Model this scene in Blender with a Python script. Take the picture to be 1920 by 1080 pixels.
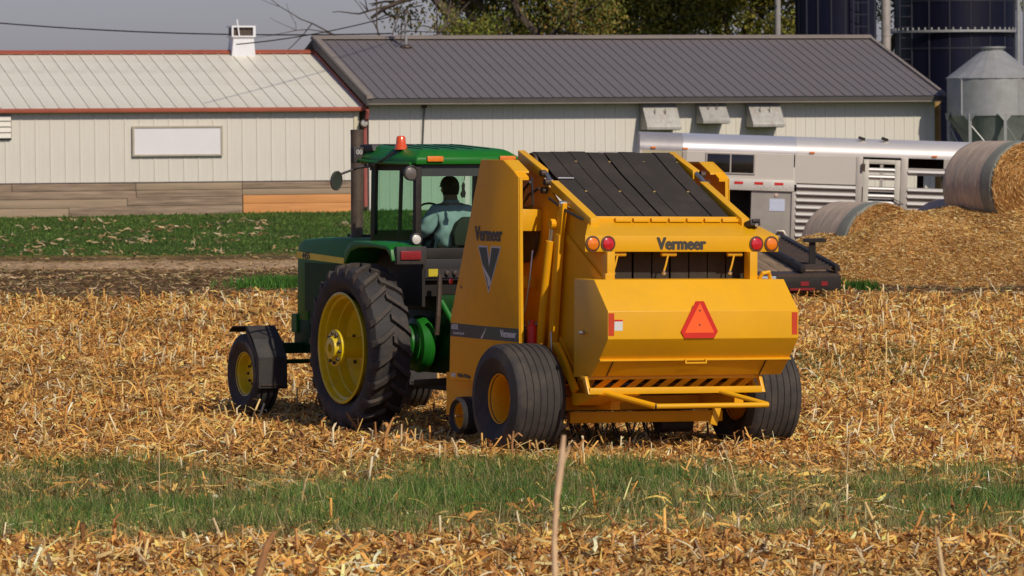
import bpy, bmesh, math, random
import numpy as np
from mathutils import Vector, Matrix, Euler
random.seed(7); RNG = np.random.default_rng(11)
for o in list(bpy.data.objects): bpy.data.objects.remove(o)
S = bpy.context.scene; COL = S.collection; R = math.radians; PI = math.pi

# ------------------------------------------------------------------ camera, sky, sun, exposure
cd = bpy.data.cameras.new('camera'); cam = bpy.data.objects.new('camera', cd); COL.objects.link(cam); S.camera = cam
cd.sensor_width = 36; cd.lens = 9350 / 1920 * 36; cd.clip_start = 1; cd.clip_end = 3000
_p = math.atan((540 - 247) / 9350); _r = R(0.4)
_f = Vector((0, math.cos(_p), -math.sin(_p))); _x = Vector((1, 0, 0)); _u = _x.cross(_f)
_cx = _x * math.cos(_r) - _u * math.sin(_r); _cu = _u * math.cos(_r) + _x * math.sin(_r)
_m = Matrix((_cx, _cu, -_f)).transposed().to_4x4(); _m.translation = (0, 0, 3.2); cam.matrix_world = _m
cd.dof.use_dof = True; cd.dof.focus_distance = 51; cd.dof.aperture_fstop = 7.0
SUN = Vector((.53, -.85, .84)).normalized(); EL = math.asin(SUN.z); AZ = math.atan2(SUN.x, SUN.y)
W = bpy.data.worlds.new('World'); S.world = W; W.use_nodes = True
nt = W.node_tree; bg = nt.nodes['Background']
sky = nt.nodes.new('ShaderNodeTexSky'); sky.sky_type = 'NISHITA'; sky.sun_disc = False
sky.sun_elevation = EL; sky.sun_rotation = AZ; sky.air_density = 1.0; sky.dust_density = 1.2; sky.ozone_density = 4.0; sky.altitude = 200
hz = nt.nodes.new('ShaderNodeMix'); hz.data_type = 'RGBA'; hz.blend_type = 'MULTIPLY'; hz.inputs[0].default_value = 1; hz.inputs[7].default_value = (1.0, .885, 1.09, 1); nt.links.new(sky.outputs[0], hz.inputs[6]); nt.links.new(hz.outputs[2], bg.inputs[0]); bg.inputs[1].default_value = 0.073
sl = bpy.data.lights.new('sun', 'SUN'); sl.energy = 3.35; sl.angle = R(0.5); sl.color = (1, .915, .775)
so = bpy.data.objects.new('sun', sl); COL.objects.link(so); so.rotation_euler = (-SUN).to_track_quat('-Z', 'Y').to_euler()
S.view_settings.view_transform = 'Standard'; S.view_settings.look = 'None'; S.view_settings.gamma = 1
S.view_settings.use_curve_mapping = False; S.view_settings.exposure = 0.0

# ------------------------------------------------------------------ materials
MATS = {}
def mat(name, col, rough=.6, metal=0., var=.12, vscale=3., bump=0., bscale=40., dirt=None, dirt_amt=.35, dscale=1.5, coat=0, stretch=None, spec=.5):
    if name in MATS: return MATS[name]
    m = bpy.data.materials.new(name); m.use_nodes = True; n = m.node_tree; b = n.nodes['Principled BSDF']; L = n.links.new
    b.inputs['Roughness'].default_value = rough; b.inputs['Metallic'].default_value = metal
    b.inputs['Coat Weight'].default_value = coat; b.inputs['Coat Roughness'].default_value = .15
    b.inputs['Specular IOR Level'].default_value = spec
    tc = n.nodes.new('ShaderNodeTexCoord'); co = tc.outputs['Object']
    if stretch:
        mp = n.nodes.new('ShaderNodeMapping'); mp.inputs['Scale'].default_value = stretch; L(co, mp.inputs[0]); co = mp.outputs[0]
    t = n.nodes.new('ShaderNodeTexNoise'); t.inputs['Scale'].default_value = vscale; t.inputs['Detail'].default_value = 6; t.inputs['Roughness'].default_value = .65; L(co, t.inputs['Vector'])
    r = n.nodes.new('ShaderNodeValToRGB'); r.color_ramp.elements[0].position = .3; r.color_ramp.elements[1].position = .7
    r.color_ramp.elements[0].color = tuple(max(0, c * (1 - var)) for c in col) + (1,); r.color_ramp.elements[1].color = tuple(min(1, c * (1 + var)) for c in col) + (1,)
    L(t.outputs[0], r.inputs[0]); out = r.outputs[0]
    if dirt:
        t2 = n.nodes.new('ShaderNodeTexNoise'); t2.inputs['Scale'].default_value = dscale; t2.inputs['Detail'].default_value = 9; t2.inputs['Roughness'].default_value = .72; L(co, t2.inputs['Vector'])
        r2 = n.nodes.new('ShaderNodeValToRGB'); r2.color_ramp.elements[0].position = .48; r2.color_ramp.elements[1].position = .72
        r2.color_ramp.elements[0].color = (0, 0, 0, 1); r2.color_ramp.elements[1].color = (dirt_amt,) * 3 + (1,); L(t2.outputs[0], r2.inputs[0])
        mx = n.nodes.new('ShaderNodeMix'); mx.data_type = 'RGBA'; L(r2.outputs[0], mx.inputs[0]); L(out, mx.inputs[6]); mx.inputs[7].default_value = dirt + (1,); out = mx.outputs[2]
    L(out, b.inputs['Base Color'])
    if bump:
        t3 = n.nodes.new('ShaderNodeTexNoise'); t3.inputs['Scale'].default_value = bscale; t3.inputs['Detail'].default_value = 5; L(co, t3.inputs['Vector'])
        bp = n.nodes.new('ShaderNodeBump'); bp.inputs['Strength'].default_value = bump; bp.inputs['Distance'].default_value = .02; L(t3.outputs[0], bp.inputs['Height']); L(bp.outputs[0], b.inputs['Normal'])
    MATS[name] = m; return m
def attr_mat(name, rough=.8, trans=0.):
    m = bpy.data.materials.new(name); m.use_nodes = True; n = m.node_tree; b = n.nodes['Principled BSDF']
    a = n.nodes.new('ShaderNodeAttribute'); a.attribute_name = 'Col'; n.links.new(a.outputs[0], b.inputs['Base Color'])
    b.inputs['Roughness'].default_value = rough; b.inputs['Specular IOR Level'].default_value = .25
    if trans:
        t = n.nodes.new('ShaderNodeBsdfTranslucent'); n.links.new(a.outputs[0], t.inputs[0]); mx = n.nodes.new('ShaderNodeMixShader'); mx.inputs[0].default_value = trans
        n.links.new(b.outputs[0], mx.inputs[1]); n.links.new(t.outputs[0], mx.inputs[2]); n.links.new(mx.outputs[0], n.nodes['Material Output'].inputs[0])
    return m
def glass_mat(name, tint, refl=.12):
    m = bpy.data.materials.new(name); m.use_nodes = True; n = m.node_tree; n.nodes.remove(n.nodes['Principled BSDF'])
    t = n.nodes.new('ShaderNodeBsdfTransparent'); t.inputs[0].default_value = tint + (1,); g = n.nodes.new('ShaderNodeBsdfGlossy'); g.inputs['Roughness'].default_value = .04
    g.inputs['Color'].default_value = (.8, .9, .9, 1); mx = n.nodes.new('ShaderNodeMixShader'); fr = n.nodes.new('ShaderNodeLayerWeight'); fr.inputs['Blend'].default_value = .5; pw = n.nodes.new('ShaderNodeMath'); pw.operation = 'POWER'; pw.inputs[1].default_value = 3.5; n.links.new(fr.outputs['Facing'], pw.inputs[0]); ma_ = n.nodes.new('ShaderNodeMath'); ma_.operation = 'MULTIPLY_ADD'; ma_.inputs[1].default_value = .35; ma_.inputs[2].default_value = .015; n.links.new(pw.outputs[0], ma_.inputs[0])
    n.links.new(ma_.outputs[0], mx.inputs[0]); n.links.new(t.outputs[0], mx.inputs[1]); n.links.new(g.outputs[0], mx.inputs[2]); n.links.new(mx.outputs[0], n.nodes['Material Output'].inputs[0]); return m
YEL = mat('machine_yellow', (.75, .375, .003), .42, var=.05, vscale=1.2, dirt=(.40, .22, .05), dirt_amt=.16, dscale=2.2, bump=.03, bscale=6)
YELL = mat('machine_yellow_shaded', (.84, .375, .002), .55, var=.06, vscale=1.5, dirt=(.5, .23, .03), dirt_amt=.22, spec=.25, dscale=2.5)  # copy of the machine yellow, brightened and reddened for sides in shade
GRN = mat('tractor_green', (.010, .145, .012), .42, var=.12, vscale=2, dirt=(.07, .10, .03), dirt_amt=.14, dscale=3, spec=.28)
GRND = mat('tractor_green_dark', (.005, .045, .006), .55, var=.25, vscale=4, dirt=(.06, .05, .02), dirt_amt=.25, spec=.2)
JY = mat('wheel_yellow', (.74, .54, .008), .32, var=.08, vscale=4, dirt=(.28, .2, .07), dirt_amt=.3, dscale=5, coat=.3)
BK = mat('black_frame', (.021, .017, .014), .6, var=.25, vscale=5, dirt=(.10, .075, .045), dirt_amt=.3, spec=.3)
BKP = mat('black_plastic', (.030, .026, .024), .6, var=.2, vscale=6, dirt=(.12, .09, .06), dirt_amt=.3, dscale=4)
RUB = mat('tyre_rubber', (.030, .027, .026), .75, var=.2, vscale=5, bump=.15, bscale=60, dirt=(.15, .10, .06), dirt_amt=.45, dscale=3)
RUBT = mat('tyre_tread_dusty', (.052, .042, .034), .85, var=.25, vscale=7, bump=.2, bscale=50, dirt=(.17, .115, .07), dirt_amt=.5, dscale=4)
BELT = mat('baler_belt_rubber', (.030, .023, .016), .85, var=.12, vscale=3, bump=.12, bscale=120, dirt=(.09, .07, .045), dirt_amt=.35, dscale=2)
STEEL = mat('bare_steel', (.45, .43, .40), .35, .9, var=.15, vscale=10)
CHR = mat('bright_bolt', (.7, .68, .62), .25, .9, var=.1)
DSTEEL = mat('rusty_dark_steel', (.075, .052, .038), .55, .3, var=.3, vscale=8, dirt=(.16, .08, .04), dirt_amt=.4)
STACK = mat('exhaust_brown', (.105, .078, .055), .5, .3, var=.3, vscale=6, dirt=(.13, .10, .06), dirt_amt=.5, dscale=3)
RED = mat('red_plastic', (.62, .02, .012), .35, var=.08)
REDL = mat('red_lens', (.55, .015, .02), .18, var=.15, vscale=30, coat=.6)
DREDL = mat('dark_red_lens', (.25, .02, .025), .3, var=.15, vscale=30, coat=.3)
AMB = mat('amber_lens', (.80, .20, .01), .18, var=.15, vscale=30, coat=.6)
ORG = mat('beacon_orange', (.75, .09, .01), .25, var=.1, coat=.5)
SMVO = mat('sign_orange', (.95, .12, .015), .5, var=.04); SMVR = mat('sign_red', (.62, .025, .012), .4, var=.05)
DEC = mat('decal_charcoal', (.05, .045, .035), .5, var=.05); DECG = mat('decal_green_grey', (.045, .06, .04), .5, var=.05); DECW = mat('decal_white', (.62, .6, .55), .5, var=.05)
LENS = mat('lamp_glass', (.5, .46, .40), .15, .3, var=.1, vscale=20)
WHT = mat('white_barn_steel', (.66, .615, .52), .5, var=.04, vscale=1.2, dirt=(.38, .32, .22), dirt_amt=.25, dscale=1.0, stretch=(1, 1, .25))
WHR = mat('white_roof_steel', (.72, .68, .55), .45, var=.05, vscale=1.0, dirt=(.36, .31, .22), dirt_amt=.35, dscale=.9)
GRR = mat('brown_grey_roof_steel', (.155, .135, .128), .5, var=.05, vscale=1, dirt=(.17, .145, .13), dirt_amt=.3, dscale=1)
TAN = mat('taupe_trim', (.23, .19, .155), .6, var=.1); REDT = mat('rust_red_trim', (.33, .075, .035), .6, var=.12, vscale=2)
GTR = mat('dark_gutter', (.06, .052, .044), .6, var=.15)
WD = mat('weathered_plank', (.27, .19, .125), .85, var=.45, vscale=4, stretch=(.25, 1, 4), bump=.3, bscale=14, dirt=(.36, .28, .2), dirt_amt=.5, dscale=2)
WDP = mat('pale_plank', (.34, .25, .16), .85, var=.25, vscale=4, stretch=(.25, 1, 4), bump=.2, bscale=14, dirt=(.2, .13, .08), dirt_amt=.6, dscale=2)
WDO = mat('new_orange_plank', (.62, .27, .085), .8, var=.12, vscale=4, stretch=(.25, 1, 4), dirt=(.35, .16, .06), dirt_amt=.4, dscale=3)
GALV = mat('galvanised_steel', (.36, .36, .34), .5, .35, var=.12, vscale=4, dirt=(.28, .25, .19), dirt_amt=.5, dscale=1.3)
GALH = mat('galvanised_hood', (.40, .38, .33), .55, .2, var=.15, vscale=5, stretch=(3, 3, .5), dirt=(.20, .12, .07), dirt_amt=.55, dscale=2)
ALU = mat('trailer_aluminium', (.66, .63, .58), .30, .75, var=.06, vscale=2, stretch=(.3, 1, 1)); SLT = mat('trailer_slat', (.66, .63, .57), .4, .25, var=.06, vscale=2, stretch=(.3, 1, 1)); SLB = mat('slat_groove', (.22, .18, .15), .7, .1); ALUF = mat('trailer_flat_sheet', (.58, .53, .45), .5, .15, var=.05, vscale=1.5, dirt=(.4, .35, .28), dirt_amt=.3)
ALUB = mat('trailer_post', (.47, .42, .35), .5, .5, var=.08)
BLUE = mat('silo_enamel_blue', (.004, .0042, .016), .42, var=.3, vscale=1.2, dirt=(.016, .014, .016), dirt_amt=.5, dscale=1, stretch=(1.5, 1.5, .15), spec=.25)
SBRN = mat('silo_seam', (.012, .012, .022), .5); CONC = mat('concrete_post', (.30, .28, .26), .8, var=.15)
WSIGN = mat('white_board', (.72, .69, .68), .6, var=.02)
SHIRT = mat('grey_blue_shirt', (.50, .50, .56), .85, var=.1, vscale=8, bump=.5, bscale=7); CAPM = mat('dark_cap', (.06, .052, .045), .8, var=.2); SKIN = mat('skin', (.42, .22, .14), .6, var=.05); JEAN = mat('dark_trousers', (.03, .04, .06), .85)
GLS = glass_mat('green_cab_glass', (.775, .895, .835)); DGL = mat('dark_window_glass', (.012, .011, .010), .12, var=.1)
BARK = mat('bark', (.085, .060, .042), .9, var=.35, vscale=6, stretch=(1, 1, .3), bump=.5, bscale=12)
STRAWM = attr_mat('dry_corn_residue', .75, .18); GRASSM = attr_mat('grass_blade', .6, .3); LEAFM = attr_mat('tree_leaf', .6, .45)

# ------------------------------------------------------------------ mesh builder
class MB:
    def __init__(s): s.v = []; s.f = []
    def add(s, vs, fs):
        b = len(s.v); s.v += [tuple(v) for v in vs]; s.f += [tuple(i + b for i in f) for f in fs]; return s
    def box(s, a, b, rot=None, piv=None):
        x0, y0, z0 = [min(p, q) for p, q in zip(a, b)]; x1, y1, z1 = [max(p, q) for p, q in zip(a, b)]
        vs = [Vector(p) for p in ((x0, y0, z0), (x1, y0, z0), (x1, y1, z0), (x0, y1, z0), (x0, y0, z1), (x1, y0, z1), (x1, y1, z1), (x0, y1, z1))]
        if rot:
            c = Vector(piv) if piv else Vector(((x0 + x1) / 2, (y0 + y1) / 2, (z0 + z1) / 2)); m = Euler(rot).to_matrix(); vs = [m @ (v - c) + c for v in vs]
        return s.add(vs, [(0, 3, 2, 1), (4, 5, 6, 7), (0, 1, 5, 4), (1, 2, 6, 5), (2, 3, 7, 6), (3, 0, 4, 7)])
    def prism(s, pts, ax, a, b):                    # polygon pts in the two other axes, extruded along ax from a to b
        def P(p, t): return {0: (t, p[0], p[1]), 1: (p[0], t, p[1]), 2: (p[0], p[1], t)}[ax]
        n = len(pts); vs = [P(p, a) for p in pts] + [P(p, b) for p in pts]
        return s.add(vs, [tuple(range(n - 1, -1, -1)), tuple(range(n, 2 * n))] + [(i, (i + 1) % n, n + (i + 1) % n, n + i) for i in range(n)])
    def tube(s, pts, r, n=8, cap=True):
        pts = [Vector(p) for p in pts]; rr = r if isinstance(r, (list, tuple)) else [r] * len(pts); vs = []; fs = []; up = None
        for i, p in enumerate(pts):
            d = (pts[min(i + 1, len(pts) - 1)] - pts[max(i - 1, 0)]).normalized()
            if up is None: up = Vector((0, 0, 1)) if abs(d.z) < .9 else Vector((1, 0, 0))
            a = d.cross(up).normalized(); c = a.cross(d).normalized(); up = c
            for k in range(n):
                t = 2 * PI * k / n; vs.append(p + (a * math.cos(t) + c * math.sin(t)) * rr[i])
        for i in range(len(pts) - 1):
            for k in range(n): fs.append((i * n + k, i * n + (k + 1) % n, (i + 1) * n + (k + 1) % n, (i + 1) * n + k))
        if cap: fs += [tuple(range(n - 1, -1, -1)), tuple(range((len(pts) - 1) * n, len(pts) * n))]
        return s.add(vs, fs)
    def lathe(s, prof, ax, c, n=48, closed=False):  # prof: (along axis, radius)
        vs = []; fs = []; m = len(prof)
        for (t, r) in prof:
            for k in range(n):
                q = 2 * PI * k / n; u, w = r * math.cos(q), r * math.sin(q)
                vs.append({0: (c[0] + t, c[1] + u, c[2] + w), 1: (c[0] + u, c[1] + t, c[2] + w), 2: (c[0] + u, c[1] + w, c[2] + t)}[ax])
        for i in range(m - 1 + (1 if closed else 0)):
            j = (i + 1) % m
            for k in range(n): fs.append((i * n + k, i * n + (k + 1) % n, j * n + (k + 1) % n, j * n + k))
        return s.add(vs, fs)
    def build(s, name, m, parent=None, smooth=False, bevel=0, label=None):
        me = bpy.data.meshes.new(name); me.from_pydata(s.v, [], s.f); me.materials.append(m)
        bm = bmesh.new(); bm.from_mesh(me); bmesh.ops.recalc_face_normals(bm, faces=bm.faces)
        if bevel:
            es = [e for e in bm.edges if len(e.link_faces) == 2 and e.calc_face_angle(0) > R(28)]
            if es: bmesh.ops.bevel(bm, geom=es, offset=bevel, segments=2, profile=.6, affect='EDGES', clamp_overlap=True)
        bm.to_mesh(me); bm.free()
        if smooth or bevel:
            me.polygons.foreach_set('use_smooth', [True] * len(me.polygons)); me.set_sharp_from_angle(angle=R(35))
        return link(name, me, parent, label)
def link(name, me, parent=None, label=None):
    o = bpy.data.objects.new(name, me); COL.objects.link(o); o.parent = parent
    if label: o['label'] = label
    return o
def tag(o, label=None, cat=None, group=None, kind=None):
    if label: o['label'] = label
    if cat: o['category'] = cat
    if group: o['group'] = group
    if kind: o['kind'] = kind
    return o
def thing(name, label, cat, loc=(0, 0, 0), rot=(0, 0, 0), group=None):
    o = bpy.data.objects.new(name, None); COL.objects.link(o); o.location = loc; o.rotation_euler = rot; o.empty_display_size = .2
    return tag(o, label, cat, group)
def copy_tree(o, parent=None):
    c = o.copy(); COL.objects.link(c); c.parent = parent
    for ch in list(o.children): copy_tree(ch, c)
    return c
def text(name, s, size, m, parent, loc, rot, bold=.0, sx=1., ext=.001, shear=0, align='CENTER'):
    c = bpy.data.curves.new(name, 'FONT'); c.body = s; c.size = size; c.extrude = ext; c.shear = shear; c.align_x = align; c.align_y = 'CENTER'; c.resolution_u = 3; c.offset = min(bold, .004) * .5
    t = bpy.data.objects.new(name, c); COL.objects.link(t); bpy.context.view_layer.update()
    me = bpy.data.meshes.new_from_object(t.evaluated_get(bpy.context.evaluated_depsgraph_get())); bpy.data.objects.remove(t); bpy.data.curves.remove(c)
    if bold:
        V = [v.co.copy() for v in me.vertices]; F = [tuple(p.vertices) for p in me.polygons]; mb = MB()
        for k, (dx, dz) in enumerate(((0, 0), (-.8, 0), (.8, 0), (-.4, .5), (.4, -.5), (-1.5, 0), (1.5, 0))):
            mb.add([(v.x + dx * bold * .9, v.y + dz * bold, v.z + k * .0002) for v in V], F)
        me = bpy.data.meshes.new(name); me.from_pydata(mb.v, [], mb.f)
    me.materials.clear(); me.materials.append(m); o = link(name, me, parent); o.location = loc; o.rotation_euler = rot; o.scale = (sx, 1, 1); return o
REAR = (R(90), 0, 0); LEFT = (R(90), 0, R(-90))

# ------------------------------------------------------------------ numpy scatter of strips (leaves, straw, blades)
def np_mesh(name, V, F, C, m, parent=None, kind='stuff', label=None, cat=None):
    me = bpy.data.meshes.new(name); nf, k = F.shape
    me.vertices.add(len(V)); me.vertices.foreach_set('co', V.astype(np.float32).ravel())
    me.loops.add(nf * k); me.loops.foreach_set('vertex_index', F.astype(np.int32).ravel())
    me.polygons.add(nf); me.polygons.foreach_set('loop_start', np.arange(0, nf * k, k, dtype=np.int32)); me.update(calc_edges=True)
    a = me.color_attributes.new('Col', 'FLOAT_COLOR', 'POINT'); a.data.foreach_set('color', np.concatenate([C, np.ones((len(C), 1))], 1).astype(np.float32).ravel())
    me.materials.append(m); o = link(name, me, parent); tag(o, label, cat, kind=kind); return o
def strips(P, L, Wd, head, pitch, roll, curl, cols, taper=(1, 1, 1), base=False, seg=2):
    """P centres, strip of two quads; returns V,F,C"""
    n = len(P); ch, sh, cp, sp = np.cos(head), np.sin(head), np.cos(pitch), np.sin(pitch)
    d = np.stack([ch * cp, sh * cp, sp], 1); side = np.stack([-sh, ch, np.zeros(n)], 1); nrm = np.cross(d, side)
    sd = side * np.cos(roll)[:, None] + nrm * np.sin(roll)[:, None]; up = np.cross(d, sd)
    rows = []
    st = ((-1 if not base else 0, taper[0], 0), (0 if not base else .55, taper[1], 1), (1, taper[2], 0)) if seg == 2 else [(t_, float(np.interp(t_, [-1, 0, 1], taper)), 1 - t_ * t_) for t_ in np.linspace(-1, 1, seg + 1)]
    if base: st = [(t_, float(np.interp(t_, [0, .55, 1], taper)), t_ * t_) for t_ in np.linspace(0, 1, 4)]
    for t, tw, cv in st:
        c = P + d * (L * (.5 if not base else 1) * t)[:, None] + up * (curl * L * cv)[:, None]
        rows += [c - sd * (Wd * tw * .5)[:, None], c + sd * (Wd * tw * .5)[:, None]]
    V = np.stack(rows, 1).reshape(-1, 3); m_ = 2 * len(rows) // 2; b = np.arange(n)[:, None] * m_
    F = np.concatenate([b + np.array([[2 * q, 2 * q + 1, 2 * q + 3, 2 * q + 2]]) for q in range(m_ // 2 - 1)], 0)
    return V, F, np.repeat(cols, m_, 0)
def pal(n, cols, w=None, jit=.15):
    cols = np.array(cols); w = np.array(w, float) if w else np.ones(len(cols)); i = RNG.choice(len(cols), n, p=w / w.sum())
    return np.clip(cols[i] * (1 + RNG.normal(0, jit, (n, 1))), .005, .95)
def fbm(x, y, sc, seed=0):
    r = np.random.default_rng(seed); o = 0.
    for k in range(7):
        a = r.uniform(0, 2 * PI); f = sc * 1.55 ** k; o = o + np.sin((x * np.cos(a) + y * np.sin(a)) * f + r.uniform(0, 6) + 1.3 * np.sin((x * np.sin(a) - y * np.cos(a)) * f * .7 + r.uniform(0, 6))) / 1.25 ** k
    return o / 3.
GY = [-50, 20, 53, 60, 70, 82, 92, 95, 105, 115, 130, 400, 1500]; GZ = [0, 0, 0, .03, .20, .587, .76, .83, 1.12, 1.40, 1.6, 2, 3]
def gz(x, y): return np.interp(y, GY, GZ)
def gzn(x, y): return gz(x, y) + .022 * fbm(x, y, 2.1, 3) + .03 * fbm(x, y, .5, 4) * (np.abs(y - 60) < 26)

# ------------------------------------------------------------------ ground
def ground():
    ys = np.unique(np.concatenate([np.linspace(-40, 28, 12), np.arange(28, 96, .22), np.arange(96, 122, .6), np.linspace(122, 400, 14), np.linspace(400, 1500, 6)]))
    xs = np.unique(np.concatenate([np.linspace(-900, -30, 10), np.linspace(-30, -11, 12), np.arange(-11, 11.1, .22), np.linspace(11.5, 30, 12), np.linspace(30, 900, 10)]))
    X, Y = np.meshgrid(xs, ys); Z = gzn(X, Y); nx, ny = len(xs), len(ys)
    V = np.stack([X, Y, Z], 2).reshape(-1, 3); i = np.arange(ny - 1)[:, None] * nx + np.arange(nx - 1)[None]; i = i.ravel()[:, None]
    F = i + np.array([[0, 1, nx + 1, nx]])
    n1 = fbm(X, Y, .35, 5); n2 = fbm(X, Y, 1.7, 6); yy = Y + .5 * n1 + .25 * n2
    def band(a, b, s=.5): return np.clip((yy - a) / s, 0, 1) * np.clip((b - yy) / s, 0, 1)
    straw = np.array([.38, .21, .075]); C = np.ones(X.shape + (3,)) * straw * (1 + .25 * n2)[..., None]
    def mixin(w, c): nonlocal C; c = np.array(c); C = C * (1 - w[..., None]) + c * w[..., None] * (1 + .2 * n2)[..., None]
    mixin(band(38.6, 46.8 - .14 * X, 1.2) * .8, (.12, .12, .035))
    mixin(band(79.0, 91.5, 1.8), (.14, .08, .035)); mixin(band(90.6, 94.2, .5), (.50, .34, .19)); mixin(band(94.0, 96.0, .6), (.15, .11, .045)); mixin(band(95.6, 119, .8), (.06, .11, .018))
    mixin(np.clip((Y - 119) / 2, 0, 1), (.09, .10, .04))
    m = bpy.data.materials.new('ground_cover'); m.use_nodes = True; n = m.node_tree; b = n.nodes['Principled BSDF']; b.inputs['Roughness'].default_value = .95; b.inputs['Specular IOR Level'].default_value = .1
    a = n.nodes.new('ShaderNodeAttribute'); a.attribute_name = 'Col'; tc = n.nodes.new('ShaderNodeTexCoord')
    mp = n.nodes.new('ShaderNodeMapping'); mp.inputs['Scale'].default_value = (1, .45, 1); n.links.new(tc.outputs['Object'], mp.inputs[0])
    t = n.nodes.new('ShaderNodeTexNoise'); t.inputs['Scale'].default_value = 9; t.inputs['Detail'].default_value = 8; t.inputs['Roughness'].default_value = .75; n.links.new(mp.outputs[0], t.inputs[0])
    r = n.nodes.new('ShaderNodeValToRGB'); r.color_ramp.elements[0].position = .35; r.color_ramp.elements[0].color = (.45, .45, .45, 1); r.color_ramp.elements[1].position = .68; r.color_ramp.elements[1].color = (1.35, 1.3, 1.25, 1); n.links.new(t.outputs[0], r.inputs[0])
    mx = n.nodes.new('ShaderNodeMix'); mx.data_type = 'RGBA'; mx.blend_type = 'MULTIPLY'; mx.inputs[0].default_value = 1; n.links.new(a.outputs[0], mx.inputs[6]); n.links.new(r.outputs[0], mx.inputs[7]); n.links.new(mx.outputs[2], b.inputs['Base Color'])
    bp = n.nodes.new('ShaderNodeBump'); bp.inputs['Strength'].default_value = .8; bp.inputs['Distance'].default_value = .05; n.links.new(t.outputs[0], bp.inputs['Height']); n.links.new(bp.outputs[0], b.inputs['Normal'])
    o = np_mesh('ground', V, F, np.clip(C, .01, .9).reshape(-1, 3), m, kind='structure'); return o
ground()

# ------------------------------------------------------------------ barns
BA = R(15.6)
def rib_panel(w, p0, p1, rib=.018, ribw=.022):
    """a steel sheet w wide (local x) from p0 to p1 (y,z), one tall rib at its left edge and two small ones"""
    p0 = Vector((0,) + p0); p1 = Vector((0,) + p1); d = (p1 - p0).normalized(); nrm = Vector((0, -d.z, d.y)) if d.z * 1 < .999 else Vector((0, -1, 0))
    if nrm.z < -1e-6 or nrm.y > 0: nrm = -nrm
    prof = [(0, 0), (.004, rib), (ribw, rib), (ribw + .006, 0)]
    for k in (1 / 3, 2 / 3): prof += [(w * k - .016, 0), (w * k - .008, .0018), (w * k + .008, .0018), (w * k + .016, 0)]
    prof += [(w, 0)]
    mb = MB(); n = len(prof); vs = []
    for p in (p0, p1):
        for (x, h) in prof: vs.append(Vector((x, 0, 0)) + p + nrm * h)
    mb.add(vs, [(i, i + 1, n + i + 1, n + i) for i in range(n - 1)]); return mb
def panels(parent, name, m, x0, x1, w, p0, p1, rib, skip=None):
    n = int(round((x1 - x0) / w)); w = (x1 - x0) / n; first = None
    for i in range(n):
        if first is None: first = rib_panel(w, p0, p1, rib).build(name, m, parent); o = first
        else: o = first.copy(); COL.objects.link(o)
        o.location = (x0 + i * w, 0, 0)
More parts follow.
